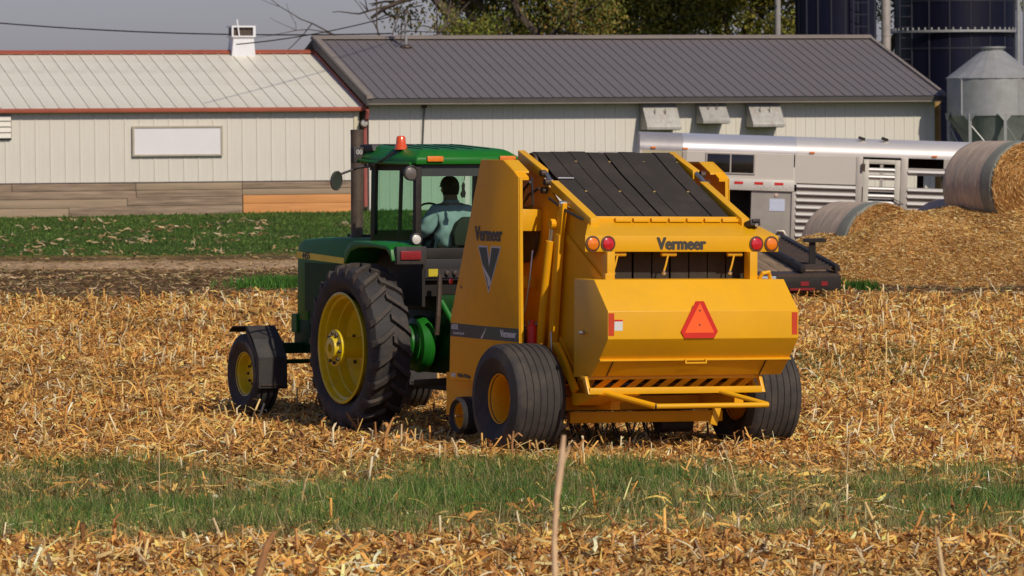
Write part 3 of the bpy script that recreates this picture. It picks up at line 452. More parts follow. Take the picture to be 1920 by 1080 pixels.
# ------------------------------------------------------------------ stock trailer
def stock_trailer():
    t = thing('stock_trailer', 'silver aluminium gooseneck livestock trailer with slatted sides behind the straw heap', 'trailer', (2.22, 90.4, 0), (0, R(2.25), 0))
    L = 9.5; G0 = 2.80                                    # gooseneck ends, main body starts
    arc = [(0, 2.86), (-.01, 2.92), (.03, 3.01), (.12, 3.09), (.3, 3.14), (1.0, 3.19), (1.7, 3.14), (1.88, 3.09), (1.97, 3.01), (2.01, 2.92), (2.0, 2.86)]
    MB().prism(arc, 0, .0, .78).build('roof', mat('nose_cap', (.42, .39, .37), .5, .4), t, smooth=True); MB().prism(arc, 0, .782, G0 + .04).build('roof', mat('polished_roof', (.95, .90, .82), .38, .7, var=.03), t, smooth=True); MB().prism(arc, 0, G0 + .042, L).build('roof', mat('brushed_roof', (.76, .71, .64), .50, .5, var=.04), t, smooth=True)
    MB().box((.8, -.015, 2.37), (G0, .0, 2.86)).build('side_sheet', ALUF, t)
    MB().box((0, .0, 2.25), (.05, 1.98, 2.86)).build('nose_sheet', ALUF, t); MB().box((.05, 0, 2.64), (.78, .02, 2.86)).build('nose_sheet', mat('nose_tan', (.42, .36, .22), .6), t)
    MB().box((.78, -.02, 2.3), (.86, .0, 2.86)).build('post', ALUB, t)
    MB().box((.86, .02, 2.27), (G0 + .02, 1.96, 2.30)).build('gooseneck_floor', BK, t)
    # window
    w = MB().box((1.23, -.03, 2.50), (2.07, -.018, 2.83)).build('window', DGL, t, bevel=.005)
    fr = MB(); fr.box((1.20, -.036, 2.83), (2.10, -.012, 2.852)).box((1.20, -.036, 2.478), (2.10, -.012, 2.50)).box((1.20, -.036, 2.50), (1.228, -.012, 2.83)).box((2.072, -.036, 2.50), (2.10, -.012, 2.83)).box((1.64, -.04, 2.50), (1.665, -.03, 2.83)); fr.build('window_frame', ALUB, w)
    # reflector rail
    MB().box((.86, -.045, 2.19), (G0 + .02, .0, 2.385)).build('rail', mat('trailer_rail', (.62, .58, .5), .45, .3), t, bevel=.008)
    for k in range(5): MB().box((1.0 + k * .365, -.052, 2.30), (1.16 + k * .365, -.0455, 2.345)).build('reflector', RED, t)
    for k in range(12): MB().lathe([(-.052, 0), (-.05, .01), (-.045, .012)], 1, (2.1 + k * .058, 0, 2.235 + .03 * (k % 2)), 6).build('rivet', ALUB, t)
    # front bulkhead under gooseneck and jack
    MB().box((G0 - .75, .0, 1.02), (G0 + .0, .03, 2.19)).build('bulkhead', mat('bulkhead_grey', (.36, .32, .27), .55, .3), t)
    MB().box((G0 - 1.45, .9, 1.0), (G0 - .7, .95, 2.2)).build('bulkhead', BK, t); MB().box((G0 - .76, .03, 1.0), (G0 - .72, .9, 2.2)).build('bulkhead', BK, t)
    MB().box((G0 - .42, -.008, 1.83), (G0 - .14, -.002, 2.05)).build('data_plate', mat('blue_white_plate', (.52, .56, .66), .5, var=.15, vscale=30), t)
    MB().lathe([(-.02, 0), (-.018, .03), (0, .035)], 1, (G0 - .3, 0, 2.12), 12).build('side_lamp', mat('pale_lamp', (.6, .45, .35), .4), t)
    MB().tube([(G0 - .32, -.05, 1.0), (G0 - .32, -.05, 1.4), (G0 - .27, -.05, 1.47), (G0 - .15, -.05, 1.47), (G0 - .08, -.05, 1.35), (G0 - .08, -.05, 1.0)], .022, 8).build('grab_rail', ALUB, t, smooth=True)
    # main side
    def post(a, b, z0=1.0, z1=2.86): MB().box((a, -.03, z0), (b, .05, z1)).build('post', ALUB, t, bevel=.008)
    post(G0 - .02, G0 + .06, 1.0, 2.19); post(3.93, 4.05); post(4.74, 4.87); post(6.3, 6.42); post(7.6, 7.72); post(9.38, 9.5)
    MB().box((G0 + .02, -.02, 2.35), (3.93, .0, 2.86)).build('side_sheet', ALUF, t)
    def slat(a, b, z, h=.095):
        MB().prism([(-.0, z - h * .22), (-.045, z - h * .22), (-.062, z - h * .05), (-.058, z + h * .12), (-.03, z + h * .38), (.0, z + h * .42)], 0, a, b).build('slat', SLT, t)
    for k in range(10):
        z = 2.285 - k * .127
        slat(G0 + .06, 3.93, z)
    MB().box((G0 + .06, .0, 1.0), (3.93, .012, 2.35)).build('slat_backing', SLB, t)
    if 0: pass
    for (a, b) in ((4.87, 6.3), (6.42, 7.6), (7.72, 9.38)):
        for z in (2.61, 2.28, 2.155, 2.03, 1.903, 1.776, 1.65, 1.52, 1.40, 1.27, 1.15): slat(a, b, z, .10)
        MB().box((a, .0, 2.55), (b, .012, 2.585)).build('slat_backing', ALUB, t); MB().box((a, .0, 1.0), (b, .012, 2.33)).build('slat_backing', SLB, t)
        MB().box((a, -.02, 2.655), (b, .0, 2.685)).build('rail', ALUB, t); MB().box(((a + b) / 2 - .07, -.02, 2.67), ((a + b) / 2 + .07, .0, 2.86)).build('upright', ALUB, t)
        MB().box(((a + b) / 2 - .09, .0, 2.33), ((a + b) / 2 + .09, .02, 2.555)).build('upright', BK, t)
    # door
    d = MB(); d.box((4.06, -.06, 1.0), (4.16, -.03, 2.82)).box((4.63, -.06, 1.0), (4.73, -.03, 2.82)).box((4.16, -.058, 2.74), (4.63, -.03, 2.82)); d = d.build('door', mat('door_cream', (.56, .52, .42), .5, .2), t, bevel=.006)
    for z in (2.63, 2.50, 2.285, 2.155, 2.03, 1.903, 1.776, 1.65): MB().prism([(-.03, z - .05), (-.05, z - .03), (-.068, z), (-.055, z + .03), (-.03, z + .045)], 0, 4.16, 4.63).build('slat', ALU, d, smooth=True)
    MB().box((4.36, -.05, 2.33), (4.42, -.03, 2.73)).build('upright', ALUB, d); MB().tube([(4.55, -.1, 2.02), (4.8, -.1, 2.03), (4.62, -.1, 2.12)], .014, 6).build('latch', DSTEEL, d)
    MB().box((4.02, -.07, 2.60), (4.09, -.055, 2.74)).build('hinge', DSTEEL, d)
    # far side, floor, lamps, spotlights
    MB().box((G0, 1.93, 1.0), (L, 1.96, 2.30)).build('far_side', BK, t); MB().box((G0, 1.93, 2.62), (L, 1.96, 2.86)).build('far_side', BK, t)
    for x in (5.2, 5.75, 6.9, 8.2): MB().box((x, 1.93, 2.3), (x + .12, 1.96, 2.62)).build('far_post', BK, t)
    MB().box((G0, 0.05, .95), (L, 1.93, 1.0)).build('floor', BK, t)
    for x in (.2, 1.28 - .5, 3.08, 5.30, 7.5): MB().box((x, -.03, 2.895), (x + .09, -.005, 2.925)).build('marker_lamp', AMB, t, bevel=.004)
    for x in (4.05, 4.47):
        s = MB().lathe([(0, .05), (.03, .09), (.05, .0)], 2, (x, .35, 3.12), 14).build('roof_vent', ALU, t, smooth=True); MB().box((x - .07, .3, 3.165), (x + .05, .42, 3.22), rot=(0, R(18), 0)).build('cowl', BK, s)
    for x in (6.0, 7.1):
        w = MB().lathe([(-.12, .2), (-.1, .36), (.1, .36), (.12, .2)], 1, (x, .15, .95 + .0), 28).build('wheel', RUB, t, smooth=True); MB().lathe([(-.125, .0), (-.12, .2)], 1, (x, .15, .95), 20).build('rim', ALU, w)
    MB().box((5.4, -.05, 1.18), (7.7, .3, 1.24)).build('mudguard', ALU, t)
    MB().tube([(.35, 1.0, 2.3), (.35, 1.0, 1.5)], .06, 10).build('coupler_post', BK, t)
stock_trailer()

# ------------------------------------------------------------------ flatbed trailer
def flatbed():
    t = thing('flatbed_trailer', 'black flatbed trailer with plank deck and folded ramps parked behind the baler', 'trailer', (3.95, 79, 0), (R(4.2), 0, R(6.5)))
    # local: x across (-1.25..1.25), y forward
    zd = .93
    for k in range(12): MB().box((-1.25 + k * .2, .45, zd - .05), (-1.25 + k * .2 + .19, 6.2, zd)).build('deck_plank', mat('deck_wood', (.235, .155, .085), .9, var=.35, vscale=3, stretch=(4, .4, 1), dirt=(.3, .24, .17), dirt_amt=.6), t, bevel=.005)
    MB().box((-1.27, .0, zd - .06), (1.25, .44, zd - .01)).build('rear_plate', DSTEEL, t)
    MB().box((-1.3, -.03, zd - .28), (1.27, .03, zd - .06)).build('rear_bumper', BK, t, bevel=.01)
    for x in (-1.3, 1.2): MB().box((x, .03, zd - .22), (x + .08, 6.2, zd - .055)).build('side_rail', BK, t)
    for a, b in ((.62, .75), (.95, 1.05)): MB().box((a, -.036, zd - .20), (b, -.031, zd - .13)).build('tail_lamp', DREDL, t)
    MB().box((.45, -.036, zd - .27), (.85, -.031, zd - .235)).build('reflector_strip', DREDL, t)
    # folded ladder ramp lying on the right
    r = MB(); r.box((.62, -.02, zd + .02), (.70, 5.2, zd + .12)).box((1.17, -.02, zd + .02), (1.25, 5.2, zd + .12)); r = r.build('ramp', BK, t, bevel=.006)
    for k in range(16): MB().box((.7, .15 + k * .32, zd + .04), (1.17, .21 + k * .32, zd + .09)).build('rung', DSTEEL, r)
    p = MB(); p.box((.86, .55, zd + .0), (.96, .63, zd + .46)); p = p.build('stake_post', BK, t); MB().box((.77, .5, zd + .44), (1.12, .68, zd + .49)).build('stake_cap', BK, p)
    MB().box((-.08, -.05, zd - .12), (.22, -.031, zd - .04)).build('licence_plate', mat('plate_blue', (.45, .52, .6), .5, var=.2, vscale=20), t)
    MB().box((-1.1, 2, .35), (1.1, 5.5, .72)).build('frame', BK, t)
    for y in (2.2, 3.2):
        for s in (-1, 1): MB().lathe([(-.11, .18), (-.09, .32), (.09, .32), (.11, .18), (.11, 0)], 0, (s * 1.0, y, .56), 28).build('wheel', RUB, t, smooth=True)
flatbed()

# ------------------------------------------------------------------ round baler
YAW = R(26.5); BX, BY = 1.241, 49.763
def tyre_prof(r, w, rim, bulge=.02):   # half width w/2, outer radius r, bead radius rim; returns closed ring profile (x, radius)
    h = w / 2; return [(-h * .72, rim), (-h * .95, rim + (r - rim) * .28), (-h - bulge, rim + (r - rim) * .55), (-h * .98, r - .07 * r), (-h * .86, r - .02 * r), (-h * .6, r), (h * .6, r), (h * .86, r - .02 * r), (h * .98, r - .07 * r), (h + bulge, rim + (r - rim) * .55), (h * .95, rim + (r - rim) * .28), (h * .72, rim)]
def ribbed_wheel(parent, name, c, r, w, rim, ngroove, m_rim, side=-1, hubc=None, groove=.012):
    """side = -1: dished face towards -x"""
    x, y, z = c; h = w / 2
    rp = [(side * h * .78, rim * 1.02), (side * h * .80, rim * 1.06), (side * h * .70, rim * 1.0), (side * h * .62, rim * .93), (side * h * .30, rim * .90), (side * h * .02, rim * .86), (side * h * -.05, rim * .55), (side * h * .02, rim * .42), (side * h * .0, rim * .30), (side * h * .16, rim * .27), (side * h * .18, 0)]
    wl = MB().lathe(rp, 0, c, 48).lathe([(-side * h * .8, rim * 1.05), (-side * h * .6, rim * .95), (-side * h * .55, .05)], 0, c, 32).build(name, m_rim, parent, smooth=True)
    p = tyre_prof(r, w, rim); tr = p[:5]; gw = .014
    xs = [(-h * .82 + h * 1.64 * (k + .5) / ngroove) for k in range(ngroove)]
    for xg in xs:
        rr = r - .018 * r * (abs(xg) / h) ** 2; tr += [(xg - gw, rr), (xg - gw * .6, rr - groove), (xg + gw * .6, rr - groove), (xg + gw, rr)]
    tr += p[7:]
    ty = MB().lathe(tr, 0, c, 72, closed=True).build('tyre', RUB, wl, smooth=True)
    ty.data.materials.append(mat('ribbed_tread', (.040, .034, .029), .85, var=.2, vscale=6, bump=.15, bscale=50, dirt=(.13, .095, .06), dirt_amt=.35, dscale=3))
    for pl in ty.data.polygons:
        q = pl.center; rad = math.hypot(q.y - y, q.z - z)
        if rad > r * .955 and abs(q.x - x) < h * .97: pl.material_index = 1
    for k in range(8):
        a = 2 * PI * k / 8; cx = x + side * (h * -.02 + .012); rb = rim * .48
        MB().lathe([(side * -.01, .016), (side * .02, .016), (side * .022, 0)], 0, (cx, y + rb * math.cos(a), z + rb * math.sin(a)), 6).build('bolt', DSTEEL, wl) if r > .3 else None
    return wl
def baler():
    t = thing('round_baler', 'yellow round hay baler with black belts behind the green tractor', 'hay baler', (BX, BY, 0), (0, R(1.0), YAW))
    xs = 1.2
    def P(name, m=YEL, par=None, bev=0, smooth=False, label=None):
        return lambda mb: mb.build(name, m, par or t, bevel=bev, smooth=smooth, label=label)
    # -- side shields
    for s in (-1, 1):
        poly = [(1.85, .65), (1.83, 1.28), (1.16, 2.90), (.66, 2.90), (.42, 2.79), (.32, 2.73), (.25, .68)]
        sh = MB().prism(poly, 0, s * xs, s * (xs - .025)).build('side_shield', YELL, t, bevel=.006)
        f = MB(); f.add([(s * xs, .25, .68), (s * (xs - .05), .25, .68), (s * (xs - .05), .32, 2.73), (s * xs, .32, 2.73), (s * xs, .262, .68), (s * (xs - .05), .262, .68), (s * (xs - .05), .335, 2.73), (s * xs, .335, 2.73)], [(0, 1, 2, 3), (4, 5, 6, 7), (0, 1, 5, 4), (1, 2, 6, 5), (2, 3, 7, 6), (3, 0, 4, 7)]); f.build('rear_flange', YEL, sh)
        xi = s * (xs - .17); xo = s * (xs - .01)
        f = MB(); f.prism([(1.16, 2.9), (.66, 2.9), (.42, 2.79), (.415, 2.77), (.66, 2.88), (1.16, 2.88)], 0, xo, xi); f.build('top_flange', YEL, sh)
        MB().prism([(.42, 2.785), (.32, 2.73), (.32, 2.70), (.41, 2.765)], 0, xo, s * (xs - .12)).build('flange', YELL, sh)
        MB().add([(s * (xs - .005), 1.83, .66), (s * (xs - .12), 1.80, .66), (s * (xs - .12), 1.78, 1.28), (s * (xs - .12), 1.14, 2.88), (s * (xs - .005), 1.16, 2.89), (s * (xs - .005), 1.83, 1.28)], [(0, 1, 2, 5), (5, 2, 3, 4)]).build('front_flange', YELL, sh)
        if s < 0:
            d = sh; X = -xs - .0015
            text('lettering', 'Vermeer', .205, DEC, d, (X - .001, .965, 2.148), (R(90), R(0), R(-90)), bold=.0075, sx=.82)
            v = MB(); z0, z1 = 1.60, 2.03
            def vp(y, z): return (y, z)
            out = [(1.195, 2.025), (1.00, 2.025), (.935, 1.83), (.90, 2.025), (.695, 2.02), (.955, 1.58)]
            MB().prism([(1.205, 2.035), (.99, 2.035), (.945, 1.885), (.905, 2.035), (.68, 2.03), (.955, 1.555)], 0, X, X - .001).build('emblem_border', DECW, d)
            MB().prism([(1.185, 2.018), (1.005, 2.018), (.945, 1.82), (.89, 2.018), (.705, 2.013), (.955, 1.59)], 0, X - .001, X - .002).build('emblem', DECG, d)
            MB().prism([(1.13, 1.88), (1.05, 1.81), (.93, 1.72), (.90, 1.66), (.96, 1.62), (.985, 1.70), (1.07, 1.80)], 0, X - .002, X - .003).build('emblem_swoosh', DECW, d)
            MB().prism([(1.826, 1.235), (1.1, 1.225), (1.06, 1.093), (1.824, 1.10)], 0, X, X - .001).build('stripe', DEC, d)
            MB().prism([(1.095, 1.225), (.272, 1.222), (.268, 1.09), (1.055, 1.093)], 0, X, X - .001).build('stripe', DECG, d)
            MB().prism([(1.13, 1.10), (1.085, 1.10), (.99, 1.22)], 0, X - .001, X - .002).build('stripe_slash', DECW, d)
            text('lettering', '605R', .075, DECW, d, (X - .002, 1.72, 1.195), LEFT, bold=.002); text('lettering', 'Cornstalk Special', .036, DECW, d, (X - .002, 1.63, 1.135), LEFT, bold=.0006)
            text('lettering', 'Vermeer', .098, DECW, d, (X - .002, .50, 1.160), LEFT, bold=.004)
            text('lettering', 'Wide Pickup', .058, DEC, d, (X - .001, 1.50, .705), LEFT, bold=.0015); MB().box((X, 1.70, .685), (X - .001, 1.80, .725)).build('sticker', DECW, d)
            MB().box((X, 1.56, 1.59), (X - .001, 1.62, 1.62)).build('sticker', mat('small_sticker', (.35, .15, .02), .5), d)
            MB().lathe([(0, .03), (-.02, .028), (-.025, 0)], 0, (-xs + .0, 1.81, 1.66), 12).build('side_reflector', RED, d)
    # -- chamber side walls with tailgate seam
    for s in (-1, 1):
        x = s * .86; w = MB().prism([(1.95, .72), (2.0, 2.2), (1.3, 2.86), (.93, 2.93), (.45, 2.72), (.12, 2.50), (.1, .62), (.6, .52)], 0, x, x - s * .02).build('chamber_wall', YELL, t)
        g = MB().prism([(.085, .62), (.105, 2.49), (-.58, 2.30), (-.60, 2.05), (-.86, 2.0), (-.92, 1.0), (-.55, .60), (-.2, .56)], 0, x, x - s * .02).build('tailgate_wall', YELL, t)
        MB().prism([(.12, 2.3), (-.95, 1.72), (-.95, 1.64), (.12, 2.22)], 0, x + s * .02, x).build('stiffener', YELL, g)
        MB().prism([(.0, 1.15), (.05, 1.15), (-.45, .60), (-.55, .62)], 0, x + s * .002, x + s * .03).build('stiffener', YELL, g)
        # upper rail in two sections
        MB().prism([(.93, 3.0), (.40, 2.81), (.40, 2.72), (.93, 2.86)], 0, s * .82, s * .90).build('upper_rail', YEL, t, bevel=.008)
        MB().prism([(.22, 2.70), (-.66, 2.335), (-.66, 2.25), (.22, 2.60)], 0, s * .80, s * .89).build('tailgate_rail', YEL, t, bevel=.008)
        MB().tube([(s * .86, .40, 2.78), (s * .87, .30, 2.72), (s * .87, .22, 2.66)], .025, 8).build('hinge_link', STEEL, t)
        for (yy, zz) in ((.36, 2.77), (.27, 2.68), (.33, 2.60)): MB().lathe([(0, .035), (s * .05, .035), (s * .055, 0)], 0, (s * .88, yy, zz), 10).build('bearing', DSTEEL, t)
        # hydraulic cylinder, struts
        c = MB().tube([(s * .98, .27, .95), (s * .98, .03, 2.10)], .045, 14).build('lift_cylinder', YELL, t, smooth=True); MB().tube([(s * .98, .03, 2.10), (s * .98, .0, 2.24)], .022, 10).build('piston_rod', CHR, c)
        MB().lathe([(s * -.05, .0), (s * -.05, .05), (s * .03, .05), (s * .03, 0)], 0, (s * .98, -.01, 2.27), 14).build('eye', YELL, c)
        MB().prism([(-.12, 2.16), (-.02, 2.18), (.12, 1.0), (.02, .98)], 0, s * .90, s * .96).build('strut', YELL, t, bevel=.006)
        MB().prism([(-.18, 2.47), (-.09, 2.50), (.00, 2.15), (-.12, 2.13)], 0, s * .90, s * .95).build('upper_link', YELL, t, bevel=.006)
        MB().lathe([(0, .03), (s * .08, .03), (s * .085, 0)], 0, (s * .88, -.13, 2.47), 10).build('pivot_pin', CHR, t)
        MB().prism([(-.30, .70), (-.02, .95), (.05, .95), (.02, .60)], 0, s * .9, s * .94).build('gusset', YELL, t)
        b = MB().box((s * 1.09, .45, 2.19), (s * .86, .95, 2.41)).build('cross_box', YEL, t, bevel=.012)
        MB().box((s * .88, .5, .62), (s * 1.17, 1.8, .70)).build('side_sill', YELL, t)
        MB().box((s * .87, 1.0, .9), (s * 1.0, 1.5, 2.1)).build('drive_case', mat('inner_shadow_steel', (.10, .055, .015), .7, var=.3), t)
        MB().box((s * .9, .52, 1.62), (s * 1.02, .56, 1.74)).build('bracket', YEL, t, bevel=.006)
        MB().lathe([(0, .28), (s * .03, .28), (s * .035, .2), (s * .04, 0)], 0, (s * .89, .75, 2.15), 24).build('sprocket', DSTEEL, t)
    # hoses and chains on the left
    for pts, r in (([(-.93, .55, 2.72), (-1.0, .4, 2.6), (-.98, .42, 2.45), (-1.0, .62, 2.38)], .013), ([(-.9, .22, 2.52), (-.93, .1, 2.50), (-.92, -.2, 2.40), (-.9, -.5, 2.32)], .015),
                   ([(-1.0, .38, 2.0), (-1.04, .36, 1.7), (-1.05, .42, 1.45), (-1.05, .5, 1.3)], .010), ([(-.95, .85, 2.6), (-.97, .7, 2.5), (-1.0, .6, 2.6), (-1.0, .45, 2.68)], .016), ([(-.95, .9, 2.5), (-1.0, .65, 2.42), (-.99, .5, 2.55), (-.95, .35, 2.62)], .014), ([(-.99, -.02, 1.2), (-1.0, -.05, 1.05), (-.98, -.04, .95)], .009)):
        MB().tube(pts, r, 6).build('hose', BKP if r > .012 else STEEL, t, smooth=True)
    j = MB(); rr = random.Random(4)
    for k in range(26):
        p = Vector((-1.02 + rr.uniform(-.05, .05), .42 + rr.uniform(-.14, .14), 1.18 + rr.uniform(-.13, .12))); pts = [p]
        for i in range(4): p = p + Vector((rr.uniform(-.03, .03), rr.uniform(-.06, .06), rr.uniform(-.06, .05))); pts.append(p)
        j.tube(pts, .007, 5)
    j.build('chain_tangle', STEEL, t)
    MB().box((-1.08, .34, 1.08), (-.98, .5, 1.22), rot=(.3, 0, 0)).build('twine_guide', DSTEEL, t, bevel=.01)
    fe = MB().lathe([(-.14, 0), (-.14, .05), (.08, .05), (.11, .02), (.15, .02), (.155, 0)], 2, (-1.06, .26, 1.16), 16).build('fire_extinguisher', RED, t, smooth=True)
    MB().box((-1.03, .38, .98), (-.93, .5, 1.05)).build('bracket', YEL, t)
    # -- belts: sloping over the top roller, and hanging behind the tailgate opening
    n = 8; x0, x1 = -.775, .765; wdt = (x1 - x0) / n; prof = [(.55, 2.62), (.80, 2.80)]
    C0 = (.83, 2.86); rc = .125
    path = []
    for k in range(9): a = R(-30 + k * 18); path.append((C0[0] + rc * math.cos(a + 0), C0[1] + rc * math.sin(a)))
    path = [p for p in path] + [(.40, 2.765), (-.05, 2.548), (-.56, 2.300)]
    gaps = [.004, .004, .004, .016, .014, .004, .004, .010, .004]
    for i in range(n):
        a = x0 + i * wdt + gaps[i]; b = x0 + (i + 1) * wdt - gaps[i + 1] * .4; m = MB(); vs = []
        dz = .004 * ((i * 7) % 3)
        for (y, z) in path: vs += [(a, y, z + dz), (b, y, z + dz)]
        k = len(vs); vs += [(v[0], v[1] - .004, v[2] - .010) for v in vs]
        fs = []
        for q in range(len(path) - 1):
            u = 2 * q; fs += [(u, u + 1, u + 3, u + 2), (k + u, k + u + 2, k + u + 3, k + u + 1), (u, u + 2, k + u + 2, k + u), (u + 1, k + u + 1, k + u + 3, u + 3)]
        bl = m.add(vs, fs).build('belt', BELT, t, smooth=True)
        for (y, z) in ((.02 + .002, 2.59), (.62, 2.885)):
            if (i + int(y * 3)) % 2 == 0: MB().box((b - .02, y, z), (b + .005, y + .03, z + .012)).build('belt_clip', mat('clip_brass', (.5, .34, .12), .5, .5), bl)
    MB().box((-.775, .27, 2.716), (-.60, .285, 2.728), rot=(R(-26), 0, 0)).build('belt_lacing', CHR, t); MB().box((-.05, .80, 2.975), (.17, .815, 2.992)).build('belt_lacing', CHR, t)
    MB().lathe([(-.80, 0), (-.80, .115), (.80, .115), (.80, 0)], 0, (0, C0[0], C0[1]), 28).build('top_roller', DSTEEL, t, smooth=True)
    MB().prism([(-.56, 2.272), (.72, 2.885), (.72, 2.86), (-.56, 2.25)], 0, x0, x1).build('dark_backing', BK, t)  # black sheet added below the belts to keep the gaps between them dark
    for i in range(n):
        a = -.83 + i * 1.66 / n; MB().box((a + .006, -.66 - .003 * (i % 2), 1.66), (a + 1.66 / n - .008 - (.012 if i in (1, 3) else 0), -.645, 2.06)).build('rear_belt', BELT, t)
    MB().box((-.84, -.60, 1.0), (.84, -.58, 2.1)).build('dark_backing', BK, t)
    # -- light bar hood
    F = -.91; h = MB()
    vs = [(-1.08, F, 2.165), (1.08, F, 2.165), (1.08, F, 2.01), (-1.08, F, 2.01), (-.86, -.55, 2.305), (.88, -.55, 2.305), (.88, -.55, 2.01), (-.86, -.55, 2.01), (1.02, -.68, 2.25), (-.90, -.6, 2.285)]
    h.add(vs, [(0, 1, 2, 3), (0, 4, 5, 8, 1), (3, 2, 6, 7), (1, 8, 5, 6, 2), (0, 3, 7, 4), (4, 7, 6, 5)]); hood = h.build('light_bar_hood', YEL, t, bevel=.005)
    MB().box((-.86, -.555, 2.30), (.88, -.535, 2.352)).build('lip', YEL, t, bevel=.004)
    for k in range(7): MB().box((-.58 + k * .2, -.60, 2.298), (-.40 + k * .2, -.56, 2.335)).build('tab', YEL, t, bevel=.006)
    text('lettering', 'Vermeer', .165, DEC, hood, (-.015, F - .002, 2.085), REAR, bold=.0065, sx=.90)
    for (x, m) in ((-1.0, AMB), (-.83, REDL), (.825, REDL), (.995, AMB)):
        l = MB().lathe([(0, .078), (-.012, .078), (-.014, .064), (-.004, .062)], 1, (x, F, 2.088), 32).build('tail_light', mat('lamp_bezel', (.10, .05, .02), .5), t, smooth=True)
        MB().lathe([(-.002, .063), (-.02, .058), (-.030, .035), (-.033, 0)], 1, (x, F, 2.088), 32).build('lens', m, l, smooth=True)
    cb = MB().box((.83, -.77, 2.255), (.95, -.66, 2.315), rot=(R(-16), 0, R(8))).build('camera_box', BKP, t, bevel=.008); MB().box((.85, -.785, 2.295), (.94, -.70, 2.325), rot=(R(-16), 0, R(8))).build('camera_shade', BKP, cb, bevel=.004)
    MB().lathe([(0, .018), (-.012, .016), (-.012, 0)], 1, (.90, -.775, 2.275), 12).build('lens', CHR, cb)
    for x in (-.87, .72): MB().box((x, -.98, 1.72), (x + .085, -.86, 2.012)).build('support_post', YEL, t, bevel=.006)
    MB().box((-.90, -1.0, 1.735), (-.80, -.94, 1.80)).build('bolt_plate', YEL, t, bevel=.004)
    for x in (-.70, -.14, .60):
        k = MB().tube([(x - .07, -.86, 1.985), (x + .09, -.86, 1.985)], .022, 10).build('latch', YEL, t, smooth=True); MB().tube([(x, -.87, 1.98), (x - .03, -.88, 1.88), (x - .05, -.88, 1.82)], .010, 6).build('latch_rod', YEL, k)
        MB().lathe([(-.022, 0), (-.012, .02), (.005, .024), (.02, .012), (.022, 0)], 2, (x - .05, -.88, 1.80), 12).build('latch_knob', CHR, k, smooth=True)
    MB().tube([(.86, -.92, 1.74), (.88, -.95, 1.80), (.95, -.95, 1.81), (.98, -.93, 1.74)], .022, 8).build('grab_loop', YEL, t, smooth=True)
    # -- rear tailgate box
    g = MB().prism([(-.64, 1.742), (-1.06, 1.742), (-1.355, 1.442), (-1.36, 1.172), (-1.18, .965), (-1.02, .80), (-.64, .78)], 0, -1.055, 1.06).build('rear_cover', YEL, t, bevel=.006)
    MB().prism([(-1.185, .975), (-1.215, .970), (-1.215, .955), (-1.15, .945)], 0, -1.062, 1.062).build('drip_lip', YEL, g)
    hd = MB(); hd.box((-.14, -1.245, .925), (.10, -1.235, .940)).box((-.14, -1.245, .94), (-.125, -1.22, .965)).box((.085, -1.245, .94), (.10, -1.22, .965)); hd.build('handle', YEL, g)
    MB().prism([(-1.175, .955), (-1.182, .95), (-1.04, .80), (-1.03, .805)], 0, -.90, -.892).build('panel_seam', DSTEEL, g); MB().prism([(-1.175, .955), (-1.182, .95), (-1.04, .80), (-1.03, .805)], 0, .80, .808).build('panel_seam', DSTEEL, g)
    for x in (-1.05, .985): MB().box((x, -1.3605, 1.205), (x + .062, -1.3565, 1.425)).build('reflector', mat('red_reflector', (.55, .05, .012), .35, coat=.4), g)
    w_ = MB().box((-.985, -1.360, 1.255), (-.895, -1.3568, 1.36)).build('warning_label', DECW, g); MB().box((-.985, -1.3605, 1.345), (-.895, -1.3602, 1.362)).build('label_band', RED, w_)
    MB().lathe([(0, .02), (-.05, .02), (-.055, 0)], 0, (-1.055, -.86, 1.22), 10).build('side_pin', STEEL, g); MB().box((-1.10, -.90, 1.21), (-1.09, -.82, 1.23)).build('side_pin', STEEL, g)
    # slow vehicle sign
    def tri(c, h, w, cut): return [(c[0] - w / 2, c[1] - h * .42), (c[0] - w / 2 + cut, c[1] - h / 2), (c[0] + w / 2 - cut, c[1] - h / 2), (c[0] + w / 2, c[1] - h * .42), (c[0] + cut * .9, c[1] + h / 2), (c[0] - cut * .9, c[1] + h / 2)]
    c = (-.055, 1.358); Y0 = -1.372
    sv = MB().prism([(c[0] - .205, c[1] - .115), (c[0] - .165, c[1] - .180), (c[0] + .165, c[1] - .180), (c[0] + .205, c[1] - .115), (c[0] + .045, c[1] + .180), (c[0] - .045, c[1] + .180)], 1, Y0, Y0 + .006).build('slow_vehicle_sign', SMVR, t)
    MB().prism([(c[0] - .163, c[1] - .128), (c[0] + .163, c[1] - .128), (c[0], c[1] + .165)], 1, Y0 - .0025, Y0 - .0005).build('sign_face', SMVO, sv)
    for dz in (-.05, .09): MB().lathe([(0, .009), (-.006, .008), (-.007, 0)], 1, (c[0], Y0 - .002, c[1] + dz), 8).build('bolt', DSTEEL, sv)
    # -- lower rear: kicker ramp, bars
    MB().box((-1.10, -1.08, .625), (.82, -1.01, .69)).build('ramp_bar', YEL, t, bevel=.012)
    for x in (-1.115, .82): MB().prism([(-1.08, .63), (-1.03, .63), (-.92, .79), (-1.0, .79)], 0, x, x + .035).build('ramp_end', YEL, t, bevel=.005)
    MB().box((-1.10, -.98, .765), (.84, -.86, .80)).build('ramp_top_bar', YEL, t, bevel=.008)
    MB().box((-1.0, -.4, .70), (.8, -.38, .8)).build('dark_backing', BK, t)
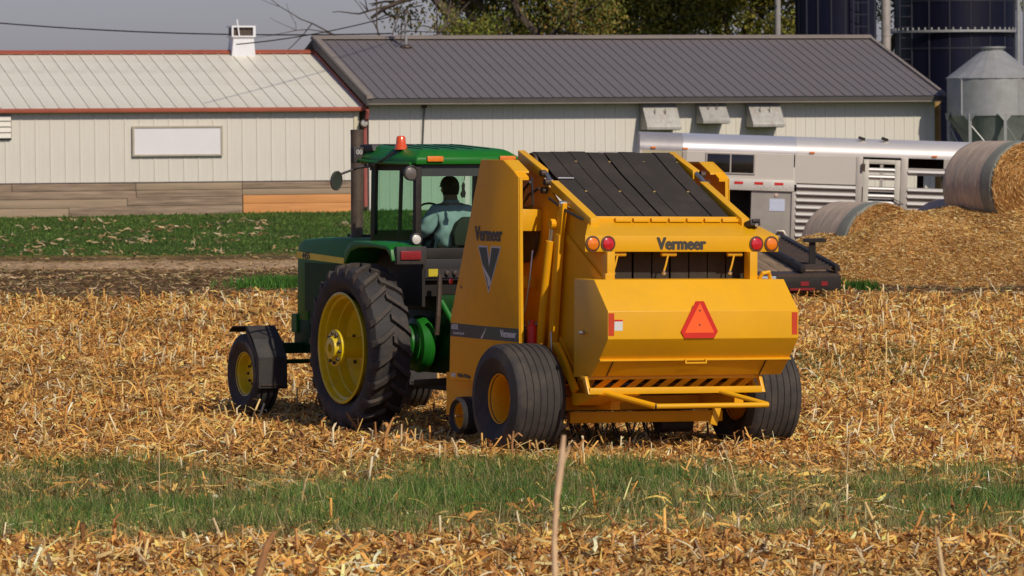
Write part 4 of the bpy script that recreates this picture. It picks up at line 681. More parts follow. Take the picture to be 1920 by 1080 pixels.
    for k in range(10):
        x = -.86 + k * .175; m = MB(); m.add([(x, -.95, .775), (x + .09, -.95, .775), (x + .01, -.80, .66), (x - .08, -.80, .66)] + [(x, -.94, .765), (x + .09, -.94, .765), (x + .01, -.79, .65), (x - .08, -.79, .65)], [(0, 1, 2, 3), (7, 6, 5, 4), (0, 4, 5, 1), (1, 5, 6, 2), (2, 6, 7, 3), (3, 7, 4, 0)]); m.build('ramp_slat', YELL, t)
    MB().tube([(-.60, -1.50, .525), (.645, -1.50, .525)], .026, 14).build('bumper_bar', YEL, t, smooth=True)
    MB().tube([(-.60, -1.50, .525), (-.98, -1.0, .66)], .030, 10).build('bumper_arm', YELL, t, smooth=True); MB().tube([(.64, -1.50, .53), (.30, -1.0, .66)], .024, 10).build('bumper_arm', YEL, t, smooth=True)
    MB().lathe([(0, .028), (-.012, .03), (-.014, 0)], 0, (-.60, -1.50, .525), 10).build('bar_cap', DSTEEL, t)
    MB().prism([(-1.10, .62), (-.5, .62), (-.5, .50), (-.62, .50)], 0, -1.0, -.55).build('step_plate', YELL, t, bevel=.008)
    MB().box((.36, -.9, .30), (.44, -.86, .52), rot=(0, R(14), 0)).build('hose_bracket', YEL, t, bevel=.006)
    # -- axle and frame
    MB().box((-1.1, -.07, .42), (1.1, .07, .56)).build('axle_beam', YELL, t, bevel=.01); MB().box((-.86, -.20, .30), (.86, -.12, .41)).build('rear_cross_beam', YELL, t, bevel=.01)
    for x in (-.72, .66): MB().box((x, -.8, .46), (x + .1, 2.2, .58)).build('frame_rail', YELL, t)
    MB().box((-.86, .1, .40), (.86, 1.7, .60)).build('belly_pan', mat('belly_steel', (.14, .07, .012), .6, var=.3), t)
    MB().lathe([(-.20, 0), (-.18, .10), (.18, .10), (.20, 0)], 0, (.46, .10, .28), 20).build('hydraulic_tank', BKP, t, smooth=True)
    for s in (-1, 1):
        w = ribbed_wheel(t, 'wheel', (s * 1.33, 0, .545), .545, .54, .235, 6, YELL, side=s)
        MB().prism([(-.32, .98), (-.18, 1.10), (-.10, 1.10), (-.55, .62), (-.62, .66)], 0, s * .98, s * 1.02).build('wheel_guard', YELL, t)
        g = ribbed_wheel(t, 'gauge_wheel', (s * 1.21, 1.43, .305), .195, .18, .125, 1, YELL, side=s, groove=.002); MB().tube([(s * 1.13, 1.43, .305), (s * 1.33, 1.43, .305)], .014, 8).build('axle_bolt', CHR, g)
        MB().prism([(1.52, .66), (1.30, .66), (1.25, .50), (1.38, .30), (1.46, .30), (1.48, .5)], 0, s * 1.08, s * 1.11).build('gauge_bracket', YELL, t, bevel=.006)
    # -- pickup with tines
    MB().lathe([(-1.05, 0), (-1.05, .14), (1.05, .14), (1.05, 0)], 0, (0, 1.75, .45), 20).build('pickup_reel', DSTEEL, t, smooth=True)
    for s in (-1, 1): MB().box((s * 1.08, 1.3, .28), (s * 1.11, 2.1, .72)).build('pickup_end', YELL, t)
    for k in range(26):
        x = -1.0 + k * .08
        for j_ in range(3):
            a = R(-150 + j_ * 60 + (k % 4) * 11); m = MB(); y, z = 1.75 + .14 * math.cos(a), .45 + .14 * math.sin(a); m.tube([(x, y, z), (x, 1.75 + .24 * math.cos(a + .05), .45 + .24 * math.sin(a + .05)), (x, 1.75 + .34 * math.cos(a + .2), .45 + .34 * math.sin(a + .2))], .006, 4); m.build('tine', DSTEEL, t)
    for k in range(9):
        x = -.70 + k * .17; m = MB(); o = rr.uniform(-.04, .04); m.tube([(x, .9, .42), (x + o, .85, .25), (x + o * 1.5 + .03, .8, .06)], .011, 5).tube([(x + o, .85, .28), (x + o + .06, .83, .14), (x + o + .03, .82, .05)], .008, 4); m.build('wheel_rake_tine', DSTEEL, t)
    # tongue
    MB().box((-.10, 2.0, .50), (.10, 3.6, .62)).build('tongue', YELL, t, bevel=.01); MB().tube([(0, 1.9, .75), (0, 4.0, .70)], .05, 10).build('drive_shaft', BK, t)
    MB().box((-.84, 1.95, .7), (.84, 2.0, 2.2)).build('front_cover', YELL, t)
    return t
baler()

# ------------------------------------------------------------------ tractor
TX, TY = -.691, 53.638
def tractor():
    t = thing('tractor', 'green farm tractor with yellow wheels and a glazed cab pulling the baler', 'tractor', (TX, TY, 0), (0, R(.3), YAW))
    # rear wheels
    def rear_wheel(s):
        c = (s * 1.05, 0, .905); r = .905; w = .45; rim = .575; h = w / 2; side = s
        rp = [(side * .225, rim + .02), (side * .235, rim), (side * .22, rim - .015), (side * .17, rim - .02), (side * .16, rim - .045), (side * .05, rim - .06), (side * .04, rim - .075), (side * -.06, rim - .085), (side * -.08, rim - .12), (side * -.10, .33), (side * -.08, .22), (side * -.06, .18), (side * -.03, .165), (side * -.03, 0)]
        wl = MB().lathe(rp, 0, c, 64).lathe([(-side * .22, rim), (-side * .15, rim - .03), (-side * .12, .2)], 0, c, 40).build('rear_wheel', JY, t, smooth=True)
        ty = MB().lathe(tyre_prof(r - .045, w, rim, .015), 0, c, 80, closed=True).build('tyre', RUB, wl, smooth=True)
        lug = MB(); R0 = r - .052; R1 = r; N = 23
        for sd in (-1, 1):
            for k in range(N):
                ph0 = 2 * PI * (k + (.5 if sd > 0 else 0)) / N; secs = []
                for q, (xx, dph) in enumerate(((-.015, .0), (.11, -.115), (.20, -.185), (.232, -.20))):
                    ph = ph0 + dph; wd = (.030, .028, .034, .036)[q] / r; top = R1 - (0, .002, .022, .09)[q]; bot = R0 - (.01, .01, .03, .10)[q]
                    x = c[0] + sd * xx; sec = []
                    for (rr_, dd) in ((bot, -wd * 1.25), (top, -wd), (top, wd), (bot, wd * 1.25)):
                        a = ph + dd; sec.append((x, c[1] - rr_ * math.cos(a), c[2] + rr_ * math.sin(a)))
                    secs.append(sec)
                vs = [v for s_ in secs for v in s_]; fs = [(0, 1, 2, 3), (15, 14, 13, 12)]
                for q in range(3):
                    for e in range(4): fs.append((q * 4 + e, q * 4 + (e + 1) % 4, q * 4 + 4 + (e + 1) % 4, q * 4 + 4 + e))
                lug.add(vs, fs)
        lug.build('tread', RUBT, wl)
        hb = MB().lathe([(side * -.05, .115), (side * .25, .105), (side * .26, .195), (side * .30, .195), (side * .305, .13), (side * .35, .115), (side * .355, .05), (side * .30, .045), (side * .30, 0)], 0, c, 32).build('hub', JY, wl, smooth=True)
        for k in range(10):
            a = 2 * PI * k / 10 + .2; MB().lathe([(side * .29, .022), (side * .325, .022), (side * .327, 0)], 0, (c[0], c[1] + .158 * math.cos(a), c[2] + .158 * math.sin(a)), 6).build('hub_bolt', DSTEEL, wl)
        for a in (0.1,): MB().lathe([(side * -.1, .055), (side * -.055, .055), (side * -.05, .02), (side * -.05, 0)], 0, (c[0], c[1] - .24, c[2] + .0), 14).build('wedge_boss', JY, wl, smooth=True)
        for k in range(8):
            a = 2 * PI * k / 8 + .3; MB().lathe([(side * -.10, .02), (side * -.075, .02), (side * -.073, 0)], 0, (c[0], c[1] + .36 * math.cos(a), c[2] + .36 * math.sin(a)), 6).build('bolt', DSTEEL, wl)
        return wl
    rear_wheel(-1); rear_wheel(1)
    # front wheels and fenders
    for s in (-1, 1):
        c = (s * .96, 3.05, .50); ribbed_wheel(t, 'front_wheel', c, .455, .28, .235, 3, JY, side=s, groove=.022)
        p = [(3.42, .97), (3.32, 1.03), (2.92, 1.045), (2.74, .90), (2.585, .70), (2.575, .36)]
        a, b = s * 1.10, s * .755; f = MB(); vs = []
        for x in (a, b):
            for q in p: vs.append((x, q[0], q[1]))
        for x in (a, b):
            for q in p: vs.append((x, q[0] + (.012 if q[1] < .95 else 0), q[1] - .012))
        fs = []; n = len(p)
        for i in range(n - 1): fs += [(i, i + 1, n + i + 1, n + i), (2 * n + i, 3 * n + i, 3 * n + i + 1, 2 * n + i + 1)]
        for i in range(n - 1): fs += [(i, 2 * n + i, 2 * n + i + 1, i + 1), (n + i, n + i + 1, 3 * n + i + 1, 3 * n + i)]
        fs += [(0, n, 3 * n, 2 * n), (n - 1, 3 * n - 1 - 0, 4 * n - 1, 2 * n - 1)] if False else [(0, n, 3 * n, 2 * n), (n - 1, 3 * n - 1, 4 * n - 1, 2 * n - 1)]
        fd = f.add(vs, fs).build('front_fender', BKP, t)
        MB().prism([(2.93, 1.03), (2.60, .70), (2.59, .36), (2.62, .36), (2.66, .68), (2.95, .97)], 0, a, a - s * .02).build('fender_lip', BKP, fd)
        MB().box((a - s * .02, 2.56, .385), (b + s * .02, 2.572, .40)).build('fender_bar', DSTEEL, fd)
        MB().tube([(s * .90, 3.05, .6), (s * .72, 3.05, .8), (s * .72, 2.8, .85)], .03, 8).build('fender_stay', DSTEEL, fd)
        MB().box((s * .70, 2.98, .55), (s * .82, 3.12, .80)).build('spindle', GRND, t, bevel=.01)
    MB().box((-.80, 2.98, .72), (.80, 3.12, .84)).build('front_axle', GRND, t, bevel=.012); MB().tube([(-.75, 2.82, .64), (.75, 2.82, .64)], .025, 8).build('tie_rod', GRND, t)
    # engine hood
    hp = [(3.16, 1.08), (3.15, 1.60), (3.14, 1.86), (3.09, 1.96), (2.95, 2.005), (2.4, 2.035), (1.0, 2.05), (1.0, 1.50), (2.85, 1.42), (2.85, 1.08)]
    hd = MB().prism(hp, 0, -.38, .38).build('hood', GRN, t, bevel=.035)
    MB().box((-.384, 1.05, 1.20), (-.37, 2.92, 1.745)).build('side_screen', GRND, t)
    MB().box((-.365, 1.0, .95), (.365, 2.95, 1.72)).build('engine_panel', GRND, t)
    MB().box((-.375, 2.80, .74), (.375, 3.24, 1.10)).build('front_support', GRND, t, bevel=.01); MB().box((-.30, 1.0, .62), (.30, 2.7, 1.0)).build('engine', GRND, t)
    MB().box((-.40, 3.12, .95), (-.36, 3.26, 1.16)).build('bracket', GRN, t); MB().box((-.44, 3.0, .72), (.44, 3.3, .78)).build('bracket', GRND, t)
    for z in (0,):
        s_ = MB().prism([(3.142, 1.868), (1.25, 1.79), (1.25, 1.73), (3.145, 1.790)], 0, -.3805, -.3845).build('stripe', mat('stripe_yellow', (.95, .68, .05), .5), hd)
        text('lettering', '4455', .105, DEC, s_, (-.386, 2.88, 1.818), LEFT, bold=.0025)
        text('lettering', 'JOHN DEERE', .062, mat('stripe_yellow', (.5, .33, .03)), s_, (-.386, 1.42, 1.755), LEFT, bold=.003) if False else None
    for y in (2.3, 1.95): MB().box((-.12, y, 2.04), (-.0, y + .06, 2.07)).build('hood_knob', BK, t, bevel=.01)
    # exhaust and intake
    st = MB().lathe([(0, .068), (1.12, .068), (1.20, .071), (1.205, .055)], 2, (-.15, 2.02, 2.03), 28).build('exhaust_stack', STACK, t, smooth=True)
    # cab: floor block, frame, roof, glass
    X = .60; yb, yf = -.42, .72; zb, zt = 1.93, 2.86
    MB().box((-.56, -.40, 1.45), (.56, .80, 1.92)).build('cab_floor', BK, t, bevel=.01)
    def pillar(p, q, w, d): 
        m = MB(); a, b = Vector(p), Vector(q); m.add([a + Vector((sx * w, sy * d, 0)) for sx, sy in ((-1, -1), (1, -1), (1, 1), (-1, 1))] + [b + Vector((sx * w, sy * d, 0)) for sx, sy in ((-1, -1), (1, -1), (1, 1), (-1, 1))], [(0, 3, 2, 1), (4, 5, 6, 7), (0, 1, 5, 4), (1, 2, 6, 5), (2, 3, 7, 6), (3, 0, 4, 7)]); return m.build('cab_pillar', BK, t, bevel=.01)
    for s in (-1, 1):
        pillar((s * .565, -.40, 1.90), (s * .565, -.42, 2.86), .035, .04); pillar((s * .56, .70 if s < 0 else .50, 1.95), (s * .56, .66 if s < 0 else .46, 2.90), .025, .045)
        pillar((s * .575, .02, 1.95), (s * .575, -.05, 2.86), .014, .028)
        MB().box((s * .595, -.42, 1.93), (s * .545, .72, 1.99)).build('sill', BK, t, bevel=.008); MB().box((s * .595, -.42, 2.79), (s * .545, .72, 2.87)).build('header', BK, t)
        MB().box((s * .590, -.36, 1.99), (s * .586, .67, 2.80)).build('side_window', GLS, t)
    MB().box((-.55, -.45, 1.85), (.55, -.38, 1.965)).build('sill', BK, t, bevel=.01); MB().box((-.55, -.44, 2.73), (.55, -.40, 2.87)).build('header', mat('sun_shade', (.035, .042, .036), .5), t)
    MB().box((-.53, -.415, 1.96), (.53, -.411, 2.74)).build('rear_window', GLS, t); MB().box((-.54, .69, 1.95), (.54, .694, 2.86)).build('windscreen', GLS, t)
    MB().box((-.54, .68, 1.90), (.54, .75, 2.14)).build('dashboard', BK, t)
    rf = MB(); a = [(-.62, -.50), (.62, -.50), (.66, -.2), (.64, .86), (.5, .98), (-.5, .98), (-.64, .86), (-.66, -.2)]; b = [(x * .985, y * 1.0) for x, y in a]; c = [(x * .86, .2 + (y - .2) * .88) for x, y in a]; d = [(x * .78, .2 + (y - .2) * .80) for x, y in a]
    vs = [(x, y, 2.855) for x, y in a] + [(x, y, 2.93) for x, y in b] + [(x, y, 3.0) for x, y in c] + [(x, y, 3.022) for x, y in d]; fs = [tuple(range(7, -1, -1)), tuple(range(24, 32))]
    vs = [(x, y, z + (.05 * (y + .2) if z > 2.99 else 0)) for x, y, z in vs]
    for L_ in range(3):
        for k in range(8): fs.append((L_ * 8 + k, L_ * 8 + (k + 1) % 8, L_ * 8 + 8 + (k + 1) % 8, L_ * 8 + 8 + k))
    roof = rf.add(vs, fs).build('cab_roof', GRN, t, bevel=.022)
    for k in range(5):
        MB().box((-.46 + k * .2, -.30, 3.030), (-.44 + k * .2, .66, 3.050), rot=(R(2.9), 0, 0)).build('roof_rib', mat('roof_rib_dark', (.015, .03, .018), .7), roof)
    MB().tube([(-.66, .90, 2.90), (-.68, .3, 2.875), (-.66, -.45, 2.865)], .016, 8).build('gutter_rail', GRN, roof, smooth=True)
    for x in (-.40, .46): MB().box((x - .095, -.525, 2.885), (x + .095, -.498, 2.945)).build('marker_light', mat('marker_amber', (.75, .20, .02), .35, var=.15, vscale=20), t, bevel=.012)
    bc = MB().lathe([(0, .068), (.045, .064), (.05, .055), (.13, .048), (.145, .036), (.148, 0)], 2, (-.56, -.0, 3.015), 28).build('beacon', ORG, t, smooth=True)
    MB().tube([(-.60, -.0, 3.01), (-.68, .1, 2.93), (-.70, .35, 2.86), (-.66, .6, 2.84)], .012, 6).build('beacon_cable', BKP, t)
    MB().box((-.72, .86, 2.87), (-.50, .95, 3.04)).build('number_box', BKP, t, bevel=.008); text('lettering', '00', .075, mat('dim_digits', (.35, .34, .32)), t, (-.655, .858, 2.985), REAR, bold=.002)
    MB().prism([(.62, 3.0), (.66, 3.075), (.95, 3.07), (1.0, 2.98)], 0, -.60, -.1).build('roof_cap', BKP, t, bevel=.01)
    # mirror
    ma = MB().tube([(-.62, .66, 2.86), (-.80, .70, 2.80), (-.98, .70, 2.74), (-1.0, .7, 2.72)], .013, 8).build('mirror_arm', BKP, t, smooth=True); MB().tube([(-.62, .45, 2.84), (-.8, .68, 2.81)], .011, 6).build('mirror_brace', BKP, ma)
    mi = MB().lathe([(.01, 0), (.012, .085), (-.006, .09), (-.012, .082), (-.012, 0)], 1, (0, 0, 0), 28).build('mirror', mat('mirror_dull', (.06, .07, .055), .15, .4, var=.15), t, smooth=True); mi.location = (-1.02, .66, 2.68); mi.scale = (.78, 1, 1.14); mi.rotation_euler = (0, R(8), R(10))
    mr = MB().lathe([(.014, .078), (.012, .092), (-.012, .094), (-.016, .084), (-.013, .078)], 1, (0, 0, 0), 28).build('mirror_rim', BKP, mi, smooth=True)
    MB().tube([(-.61, .52, 2.86), (-.615, .55, 2.5), (-.60, .6, 2.1)], .012, 6).build('grab_handle', BKP, t); MB().lathe([(-.02, 0), (0, .022), (.02, 0)], 2, (-.63, .46, 2.87), 10).build('handle_joint', CHR, t)
    # lamps
    for (x, y, z, r, m) in ((-.65, -.44, 2.765, .072, mat('dim_lens', (.16, .14, .12), .3, .2)), (-.62, -.50, 2.065, .056, mat('white_lamp', (.66, .62, .56), .3))):
        l = MB().lathe([(.09, .0), (.085, r * .6), (.03, r * 1.12), (-.02, r * 1.16), (-.024, r), (-.01, r * .95)], 1, (x, y, z), 24).build('work_light', BKP, t, smooth=True); MB().lathe([(-.008, r * .94), (-.02, r * .5), (-.024, 0)], 1, (x, y, z), 24).build('lens', m, l, smooth=True)
    # fenders
    for s in (-1, 1):
        prof = [(.60, 1.78), (.58, 1.90), (.48, 2.0), (.34, 2.035), (-.05, 2.03), (-.50, 2.00), (-.60, 1.96), (-.64, 1.84), (-.61, 1.83), (-.57, 1.90), (-.48, 1.955), (-.2, 1.975), (.2, 1.965), (.42, 1.92), (.54, 1.80)]
        f = MB().prism(prof, 0, s * .97, s * .56).build('fender', GRN, t, bevel=.015)
        MB().box((s * .60, -.60, 1.35), (s * .565, .75, 1.96)).build('fender_inner', BK, t)
        tl = MB().box((s * .93, -.675, 1.80), (s * .58, -.60, 1.99)).build('taillight_housing', BKP, t, bevel=.012); MB().box((s * .89, -.695, 1.85), (s * .65, -.672, 1.945)).build('taillight_lens', DREDL, tl, bevel=.012)
    # rear of tractor
    MB().box((-.56, -.46, 1.62), (.56, -.40, 1.85)).build('rear_panel', mat('rear_panel_black', (.012, .010, .010), .6), t, bevel=.008); MB().box((-.50, -.475, 1.65), (.5, -.455, 1.74)).build('outlet_plate', BKP, t)
    mp = MB().box((-.47, -.488, 1.665), (-.36, -.475, 1.745)).build('yellow_plate', mat('plate_yellow', (.50, .40, .02), .5, var=.3, vscale=60), t); text('lettering', 'QUAD', .035, DEC, mp, (-.415, -.4895, 1.70), REAR) if False else None
    for k in range(3): MB().lathe([(0, .025), (-.03, .025), (-.035, 0)], 1, (-.25 + k * .09, -.475, 1.70), 12).build('coupler', DSTEEL, t)
    MB().box((-.24, -.55, .62), (.24, 1.2, 1.32)).build('transmission', GRND, t, bevel=.03); MB().box((-.30, -.40, 1.30), (.30, .6, 1.5)).build('rockshaft_housing', GRND, t, bevel=.03)
    MB().lathe([(-.85, 0), (-.85, .12), (-.5, .13), (-.42, .16), (.42, .16), (.5, .13), (.85, .12), (.85, 0)], 0, (0, 0, .905), 24).build('axle_housing', GRND, t, smooth=True)
    for s in (-1, 1):
        MB().lathe([(s * .26, .24), (s * .30, .30), (s * .36, .31), (s * .42, .28), (s * .44, .20)], 0, (0, 0, .93), 36).build('final_drive', GRN, t, smooth=True)
        MB().lathe([(s * .44, .22), (s * .52, .20), (s * .56, .14)], 0, (0, 0, .93), 30).build('brake_housing', GRN, t, smooth=True)
        MB().tube([(s * .40, -.62, 1.68), (s * .44, -.66, 1.25), (s * .45, -.64, 1.05)], .028, 8).build('lift_link', DSTEEL, t)
        MB().tube([(s * .33, -.50, 1.40), (s * .16, -.72, .96)], .032, 10).build('lift_cylinder', GRN, t, smooth=True)
        MB().tube([(s * .16, -.72, .98), (s * .12, -.74, .86), (s * .18, -.74, .84), (s * .2, -.73, .95)], .014, 6).build('chain_loop', GRN, t, smooth=True)
        MB().box((s * .36, -1.0, .50), (s * .42, .0, .58), rot=(R(-4), 0, 0)).build('lower_arm', BK, t, bevel=.01)
        MB().box((s * .14, -.62, .45), (s * .2, -.5, .75)).build('drawbar_bracket', GRN, t)
    MB().box((-.06, -.95, .42), (.06, .5, .48)).build('drawbar', BK, t); MB().lathe([(0, .14), (-.2, .16), (-.22, .0)], 1, (0, -.55, .78), 20).build('shaft_guard', BK, t)
    MB().tube([(.05, -.5, 1.5), (.1, -.9, 1.35), (.05, -1.4, 1.1), (0, -2.0, .95)], .02, 6).build('hose', BKP, t, smooth=True); MB().tube([(.12, -.5, 1.5), (.2, -1.0, 1.28), (.1, -1.5, 1.0), (.05, -2.1, .9)], .018, 6).build('hose', BKP, t, smooth=True)
    # seat
    se = MB().box((-.10, .05, 1.92), (.40, .50, 2.02)).build('seat', BK, t, bevel=.03); MB().prism([(.02, 1.98), (.36, 1.98), (.37, 2.12), (.33, 2.24), (.26, 2.29), (.14, 2.29), (.06, 2.23), (.01, 2.12)], 1, -.12, -.02).build('seat_backrest', mat('seat_brown', (.045, .038, .028), .8), se, bevel=.025)
    MB().box((-.06, .35, 1.45), (.3, .5, 1.6)).build('seat_base', BK, t)
    MB().tube([(0.05, .62, 2.05), (.05, .55, 2.25)], .02, 8).build('steering_column', BK, t); rg = MB(); rg.tube([(.05 + .19 * math.cos(a), .53 + .06 * math.sin(a), 2.27 + .16 * math.sin(a)) for a in [2 * PI * k / 20 for k in range(21)]], .012, 6); rg.build('steering_wheel', BK, t)
    MB().tube([(.02, -.36, 2.74), (.02, -.36, 2.70), (.01, -.36, 2.68)], .004, 4).build('hanging_cord', BK, t)
    return t
tractor()
af = MB(); af.prism([(-.02, 0), (.02, 0), (.03, .05), (.015, .09), (.02, .14), (0, .17), (-.02, .13), (-.015, .08), (-.035, .04)], 1, -.004, .004)
fr_ = af.build('air_freshener', BK); _M = Matrix.Translation((TX, TY, 0)) @ Euler((0, R(.3), YAW)).to_matrix().to_4x4(); fr_.matrix_world = _M @ Matrix.Translation((.005, -.36, 2.50)); tag(fr_, 'small dark tree shaped air freshener hanging inside the cab rear window', 'air freshener')

# ------------------------------------------------------------------ driver
def skin_mesh(name, pts, edges, rad, m, sub=2):
    me = bpy.data.meshes.new(name); me.from_pydata(pts, edges, []); o = bpy.data.objects.new(name, me); COL.objects.link(o)
    md = o.modifiers.new('s', 'SKIN'); md.use_smooth_shade = True
    for i, v in enumerate(me.skin_vertices[0].data): v.radius = rad[i] if isinstance(rad[i], tuple) else (rad[i], rad[i]); v.use_root = i == 0
    sb = o.modifiers.new('b', 'SUBSURF'); sb.levels = sb.render_levels = sub; bpy.context.view_layer.update()
    r = bpy.data.meshes.new_from_object(o.evaluated_get(bpy.context.evaluated_depsgraph_get())); bpy.data.objects.remove(o); r.materials.clear(); r.materials.append(m); r.polygons.foreach_set('use_smooth', [True] * len(r.polygons)); return r
def driver():
    pel, ch, sh, nk, hb, ht = (0, 0, 1.98), (0, -.01, 2.18), (0, .0, 2.38), (0, .01, 2.47), (0, .02, 2.54), (0, .035, 2.63)
    P = [pel, ch, sh, nk, hb, ht]; Ed = [(0, 1), (1, 2), (2, 3), (3, 4), (4, 5)]; Rd = [(.15, .11), (.15, .11), (.10, .09), (.055, .06), (.072, .085), (.07, .085)]
    for s in (-1, 1):
        b = len(P); P += [(s * .17, 0, 2.385), (s * .235, .02, 2.20), (s * .21, .25, 2.14), (s * .18, .40, 2.22), (s * .17, .46, 2.25)]; Ed += [(2, b), (b, b + 1), (b + 1, b + 2), (b + 2, b + 3), (b + 3, b + 4)]; Rd += [(.065, .065), (.05, .05), (.04, .04), (.03, .03), (.025, .035)]
        for f in range(4): P.append((s * (.14 + f * .018), .52, 2.235 + .01 * f)); Ed.append((b + 4, len(P) - 1)); Rd.append((.009, .009))
        P.append((s * .125, .48, 2.27)); Ed.append((b + 4, len(P) - 1)); Rd.append((.01, .01))
        b = len(P); P += [(s * .10, .05, 1.98), (s * .16, .42, 2.03), (s * .16, .50, 1.68), (s * .16, .60, 1.62)]; Ed += [(0, b), (b, b + 1), (b + 1, b + 2), (b + 2, b + 3)]; Rd += [(.09, .09), (.065, .065), (.05, .05), (.04, .04)]
    p = link('person', skin_mesh('person', P, Ed, Rd, SKIN)); tag(p, 'driver in grey blue shirt and dark cap sitting inside the tractor cab', 'person')
    # shirt
    P = [(0, 0, 1.97), (0, -.015, 2.16), (0, -.01, 2.33), (0, .0, 2.425)]; Ed = [(0, 1), (1, 2), (2, 3)]; Rd = [(.185, .135), (.19, .135), (.15, .115), (.075, .075)]
    for s in (-1, 1):
        b = len(P); P += [(s * .165, -.005, 2.36), (s * .255, .01, 2.19), (s * .24, .20, 2.13), (s * .195, .36, 2.20)]; Ed += [(2, b), (b, b + 1), (b + 1, b + 2), (b + 2, b + 3)]; Rd += [(.09, .09), (.08, .08), (.06, .06), (.048, .048)]
    sm_ = skin_mesh('shirt', P, Ed, Rd, SHIRT, 3)
    for v in sm_.vertices: c_ = v.co; v.co = c_ + v.normal * (.007 * math.sin(c_.z * 38 + 9 * c_.x + 5 * math.sin(c_.x * 17)) + .005 * math.sin(c_.x * 60 - c_.z * 25))
    link('shirt', sm_, p); MB().tube([(.07 * math.cos(a), .005 + .075 * math.sin(a), 2.455 - .01 * math.sin(a)) for a in [2 * PI * k / 20 for k in range(21)]], .017, 8).build('collar', SHIRT, p, smooth=True)
    P = [(0, .02, 1.97)]; Ed = []; Rd = [(.16, .13)]
    for s in (-1, 1): b = len(P); P += [(s * .10, .08, 1.99), (s * .16, .42, 2.05), (s * .16, .50, 1.75)]; Ed += [(0, b), (b, b + 1), (b + 1, b + 2)]; Rd += [(.11, .11), (.085, .085), (.065, .065)]
    link('trousers', skin_mesh('trousers', P, Ed, Rd, JEAN), p)
    # head details: ears, nose, hair and cap
    for s in (-1, 1): e = MB().lathe([(-.012, 0), (-.008, .022), (.0, .03), (.008, .02), (.01, 0)], 0, (s * .082, .02, 2.585), 14).build('ear', SKIN, p, smooth=True)
    MB().add([(-.014, .118, 2.575), (.014, .118, 2.575), (0, .15, 2.578), (0, .118, 2.62)], [(0, 1, 2), (1, 3, 2), (3, 0, 2), (0, 3, 1)]).build('nose', SKIN, p)
    for s in (-1, 1): MB().lathe([(-.006, 0), (0, .011), (.006, 0)], 1, (s * .03, .115, 2.615), 10).build('eye', DECW, p)
    MB().box((-.025, .108, 2.535), (.025, .116, 2.543)).build('mouth', RED if False else mat('lips', (.3, .1, .08), .6), p)
    def dome(name, z0, z1, rx, ry, cy, m, zs=None):
        mb = MB(); vs = []; fs = []; n = 28; L_ = 9
        for i in range(L_ + 1):
            f = i / L_; q = f * PI / 2; z = z0 + (z1 - z0) * math.sin(q); k = max(math.cos(q), .001) ** .75
            for j in range(n): a = 2 * PI * j / n; vs.append((rx * k * math.cos(a), cy + ry * k * math.sin(a), z))
        for i in range(L_):
            for j in range(n): fs.append((i * n + j, i * n + (j + 1) % n, (i + 1) * n + (j + 1) % n, (i + 1) * n + j))
        return mb.add(vs, fs).build(name, m, p, smooth=True)
    MB().lathe([(0, .076), (.05, .086), (.09, .088)], 2, (0, .008, 2.535), 24).build('hair', mat('dark_hair', (.05, .035, .025), .8), p, smooth=True)
    c = dome('cap', 2.612, 2.725, .093, .108, .028, CAPM); MB().lathe([(0, .0935), (.035, .0940)], 2, (0, 0, 0), 28).build('cap_band', CAPM, c) if False else None
    br = MB(); br.prism([(.060 * math.cos(a), .125 + .070 * math.sin(a)) for a in [PI * k / 12 for k in range(13)]], 2, 2.613, 2.620); br.build('cap_brim', CAPM, c)
    MB().prism([(-.028, 2.63), (.028, 2.63), (.02, 2.655), (-.02, 2.655)], 1, -.088, -.081).build('cap_gap', mat('hair_gap', (.12, .07, .05), .8), c)
    p.matrix_world = _M @ Matrix.Translation((.09, .12, -.16)) @ Matrix.Diagonal((1.12, 1.06, 1.06, 1))
driver()

# ------------------------------------------------------------------ field cover
def blocked(x, y):   # keep the footprints of wheels free
    c, s = math.cos(YAW), math.sin(YAW); m = np.zeros(len(x), bool)
    for (ox, oy, L) in ((BX, BY, ((-1.33, 0, .34, .30), (1.33, 0, .34, .30))), (TX, TY, ((-1.05, 0, .32, .4), (1.05, 0, .32, .4), (-.96, 3.05, .2, .2), (.96, 3.05, .2, .2)))):
        dx, dy = x - ox, y - oy; lx, ly = dx * c + dy * s, -dx * s + dy * c
        for (px, py, hw, hl) in L: m |= (np.abs(lx - px) < hw) & (np.abs(ly - py) < hl)
    return m
def field_pts(n, y0, y1, pw=1.0):
    y = y0 + (y1 - y0) * RNG.random(n) ** pw; n = n; hw = y * .106 + 2.0; x = RNG.uniform(-1, 1, n) * hw; return x, y
TANS = [(.88, .52, .14), (.82, .42, .10), (.89, .64, .26), (.66, .31, .075), (.88, .74, .45), (.40, .175, .055), (.13, .07, .03)]
def grassw(x, y):    # weight of the green strip and patches
    n1 = fbm(x, y, .35, 5); n2 = fbm(x, y, 1.7, 6); yy = y + .5 * n1 + .25 * n2; far = 46.6 - .16 * x
    w = np.clip((yy + .5 * n2 - 38.2) / 1.2, 0, 1) * np.clip((far + 1.6 - yy + .9 * n2) / 2.4, 0, 1)
    pw = np.clip((n1 + .5 * n2 + .25) * 1.6, 0, 1) * np.clip(1.3 - np.abs(y - 64) / 4.5, 0, 1) * np.clip((x - 3.2) / .8, 0, 1) * .8
    return w, pw
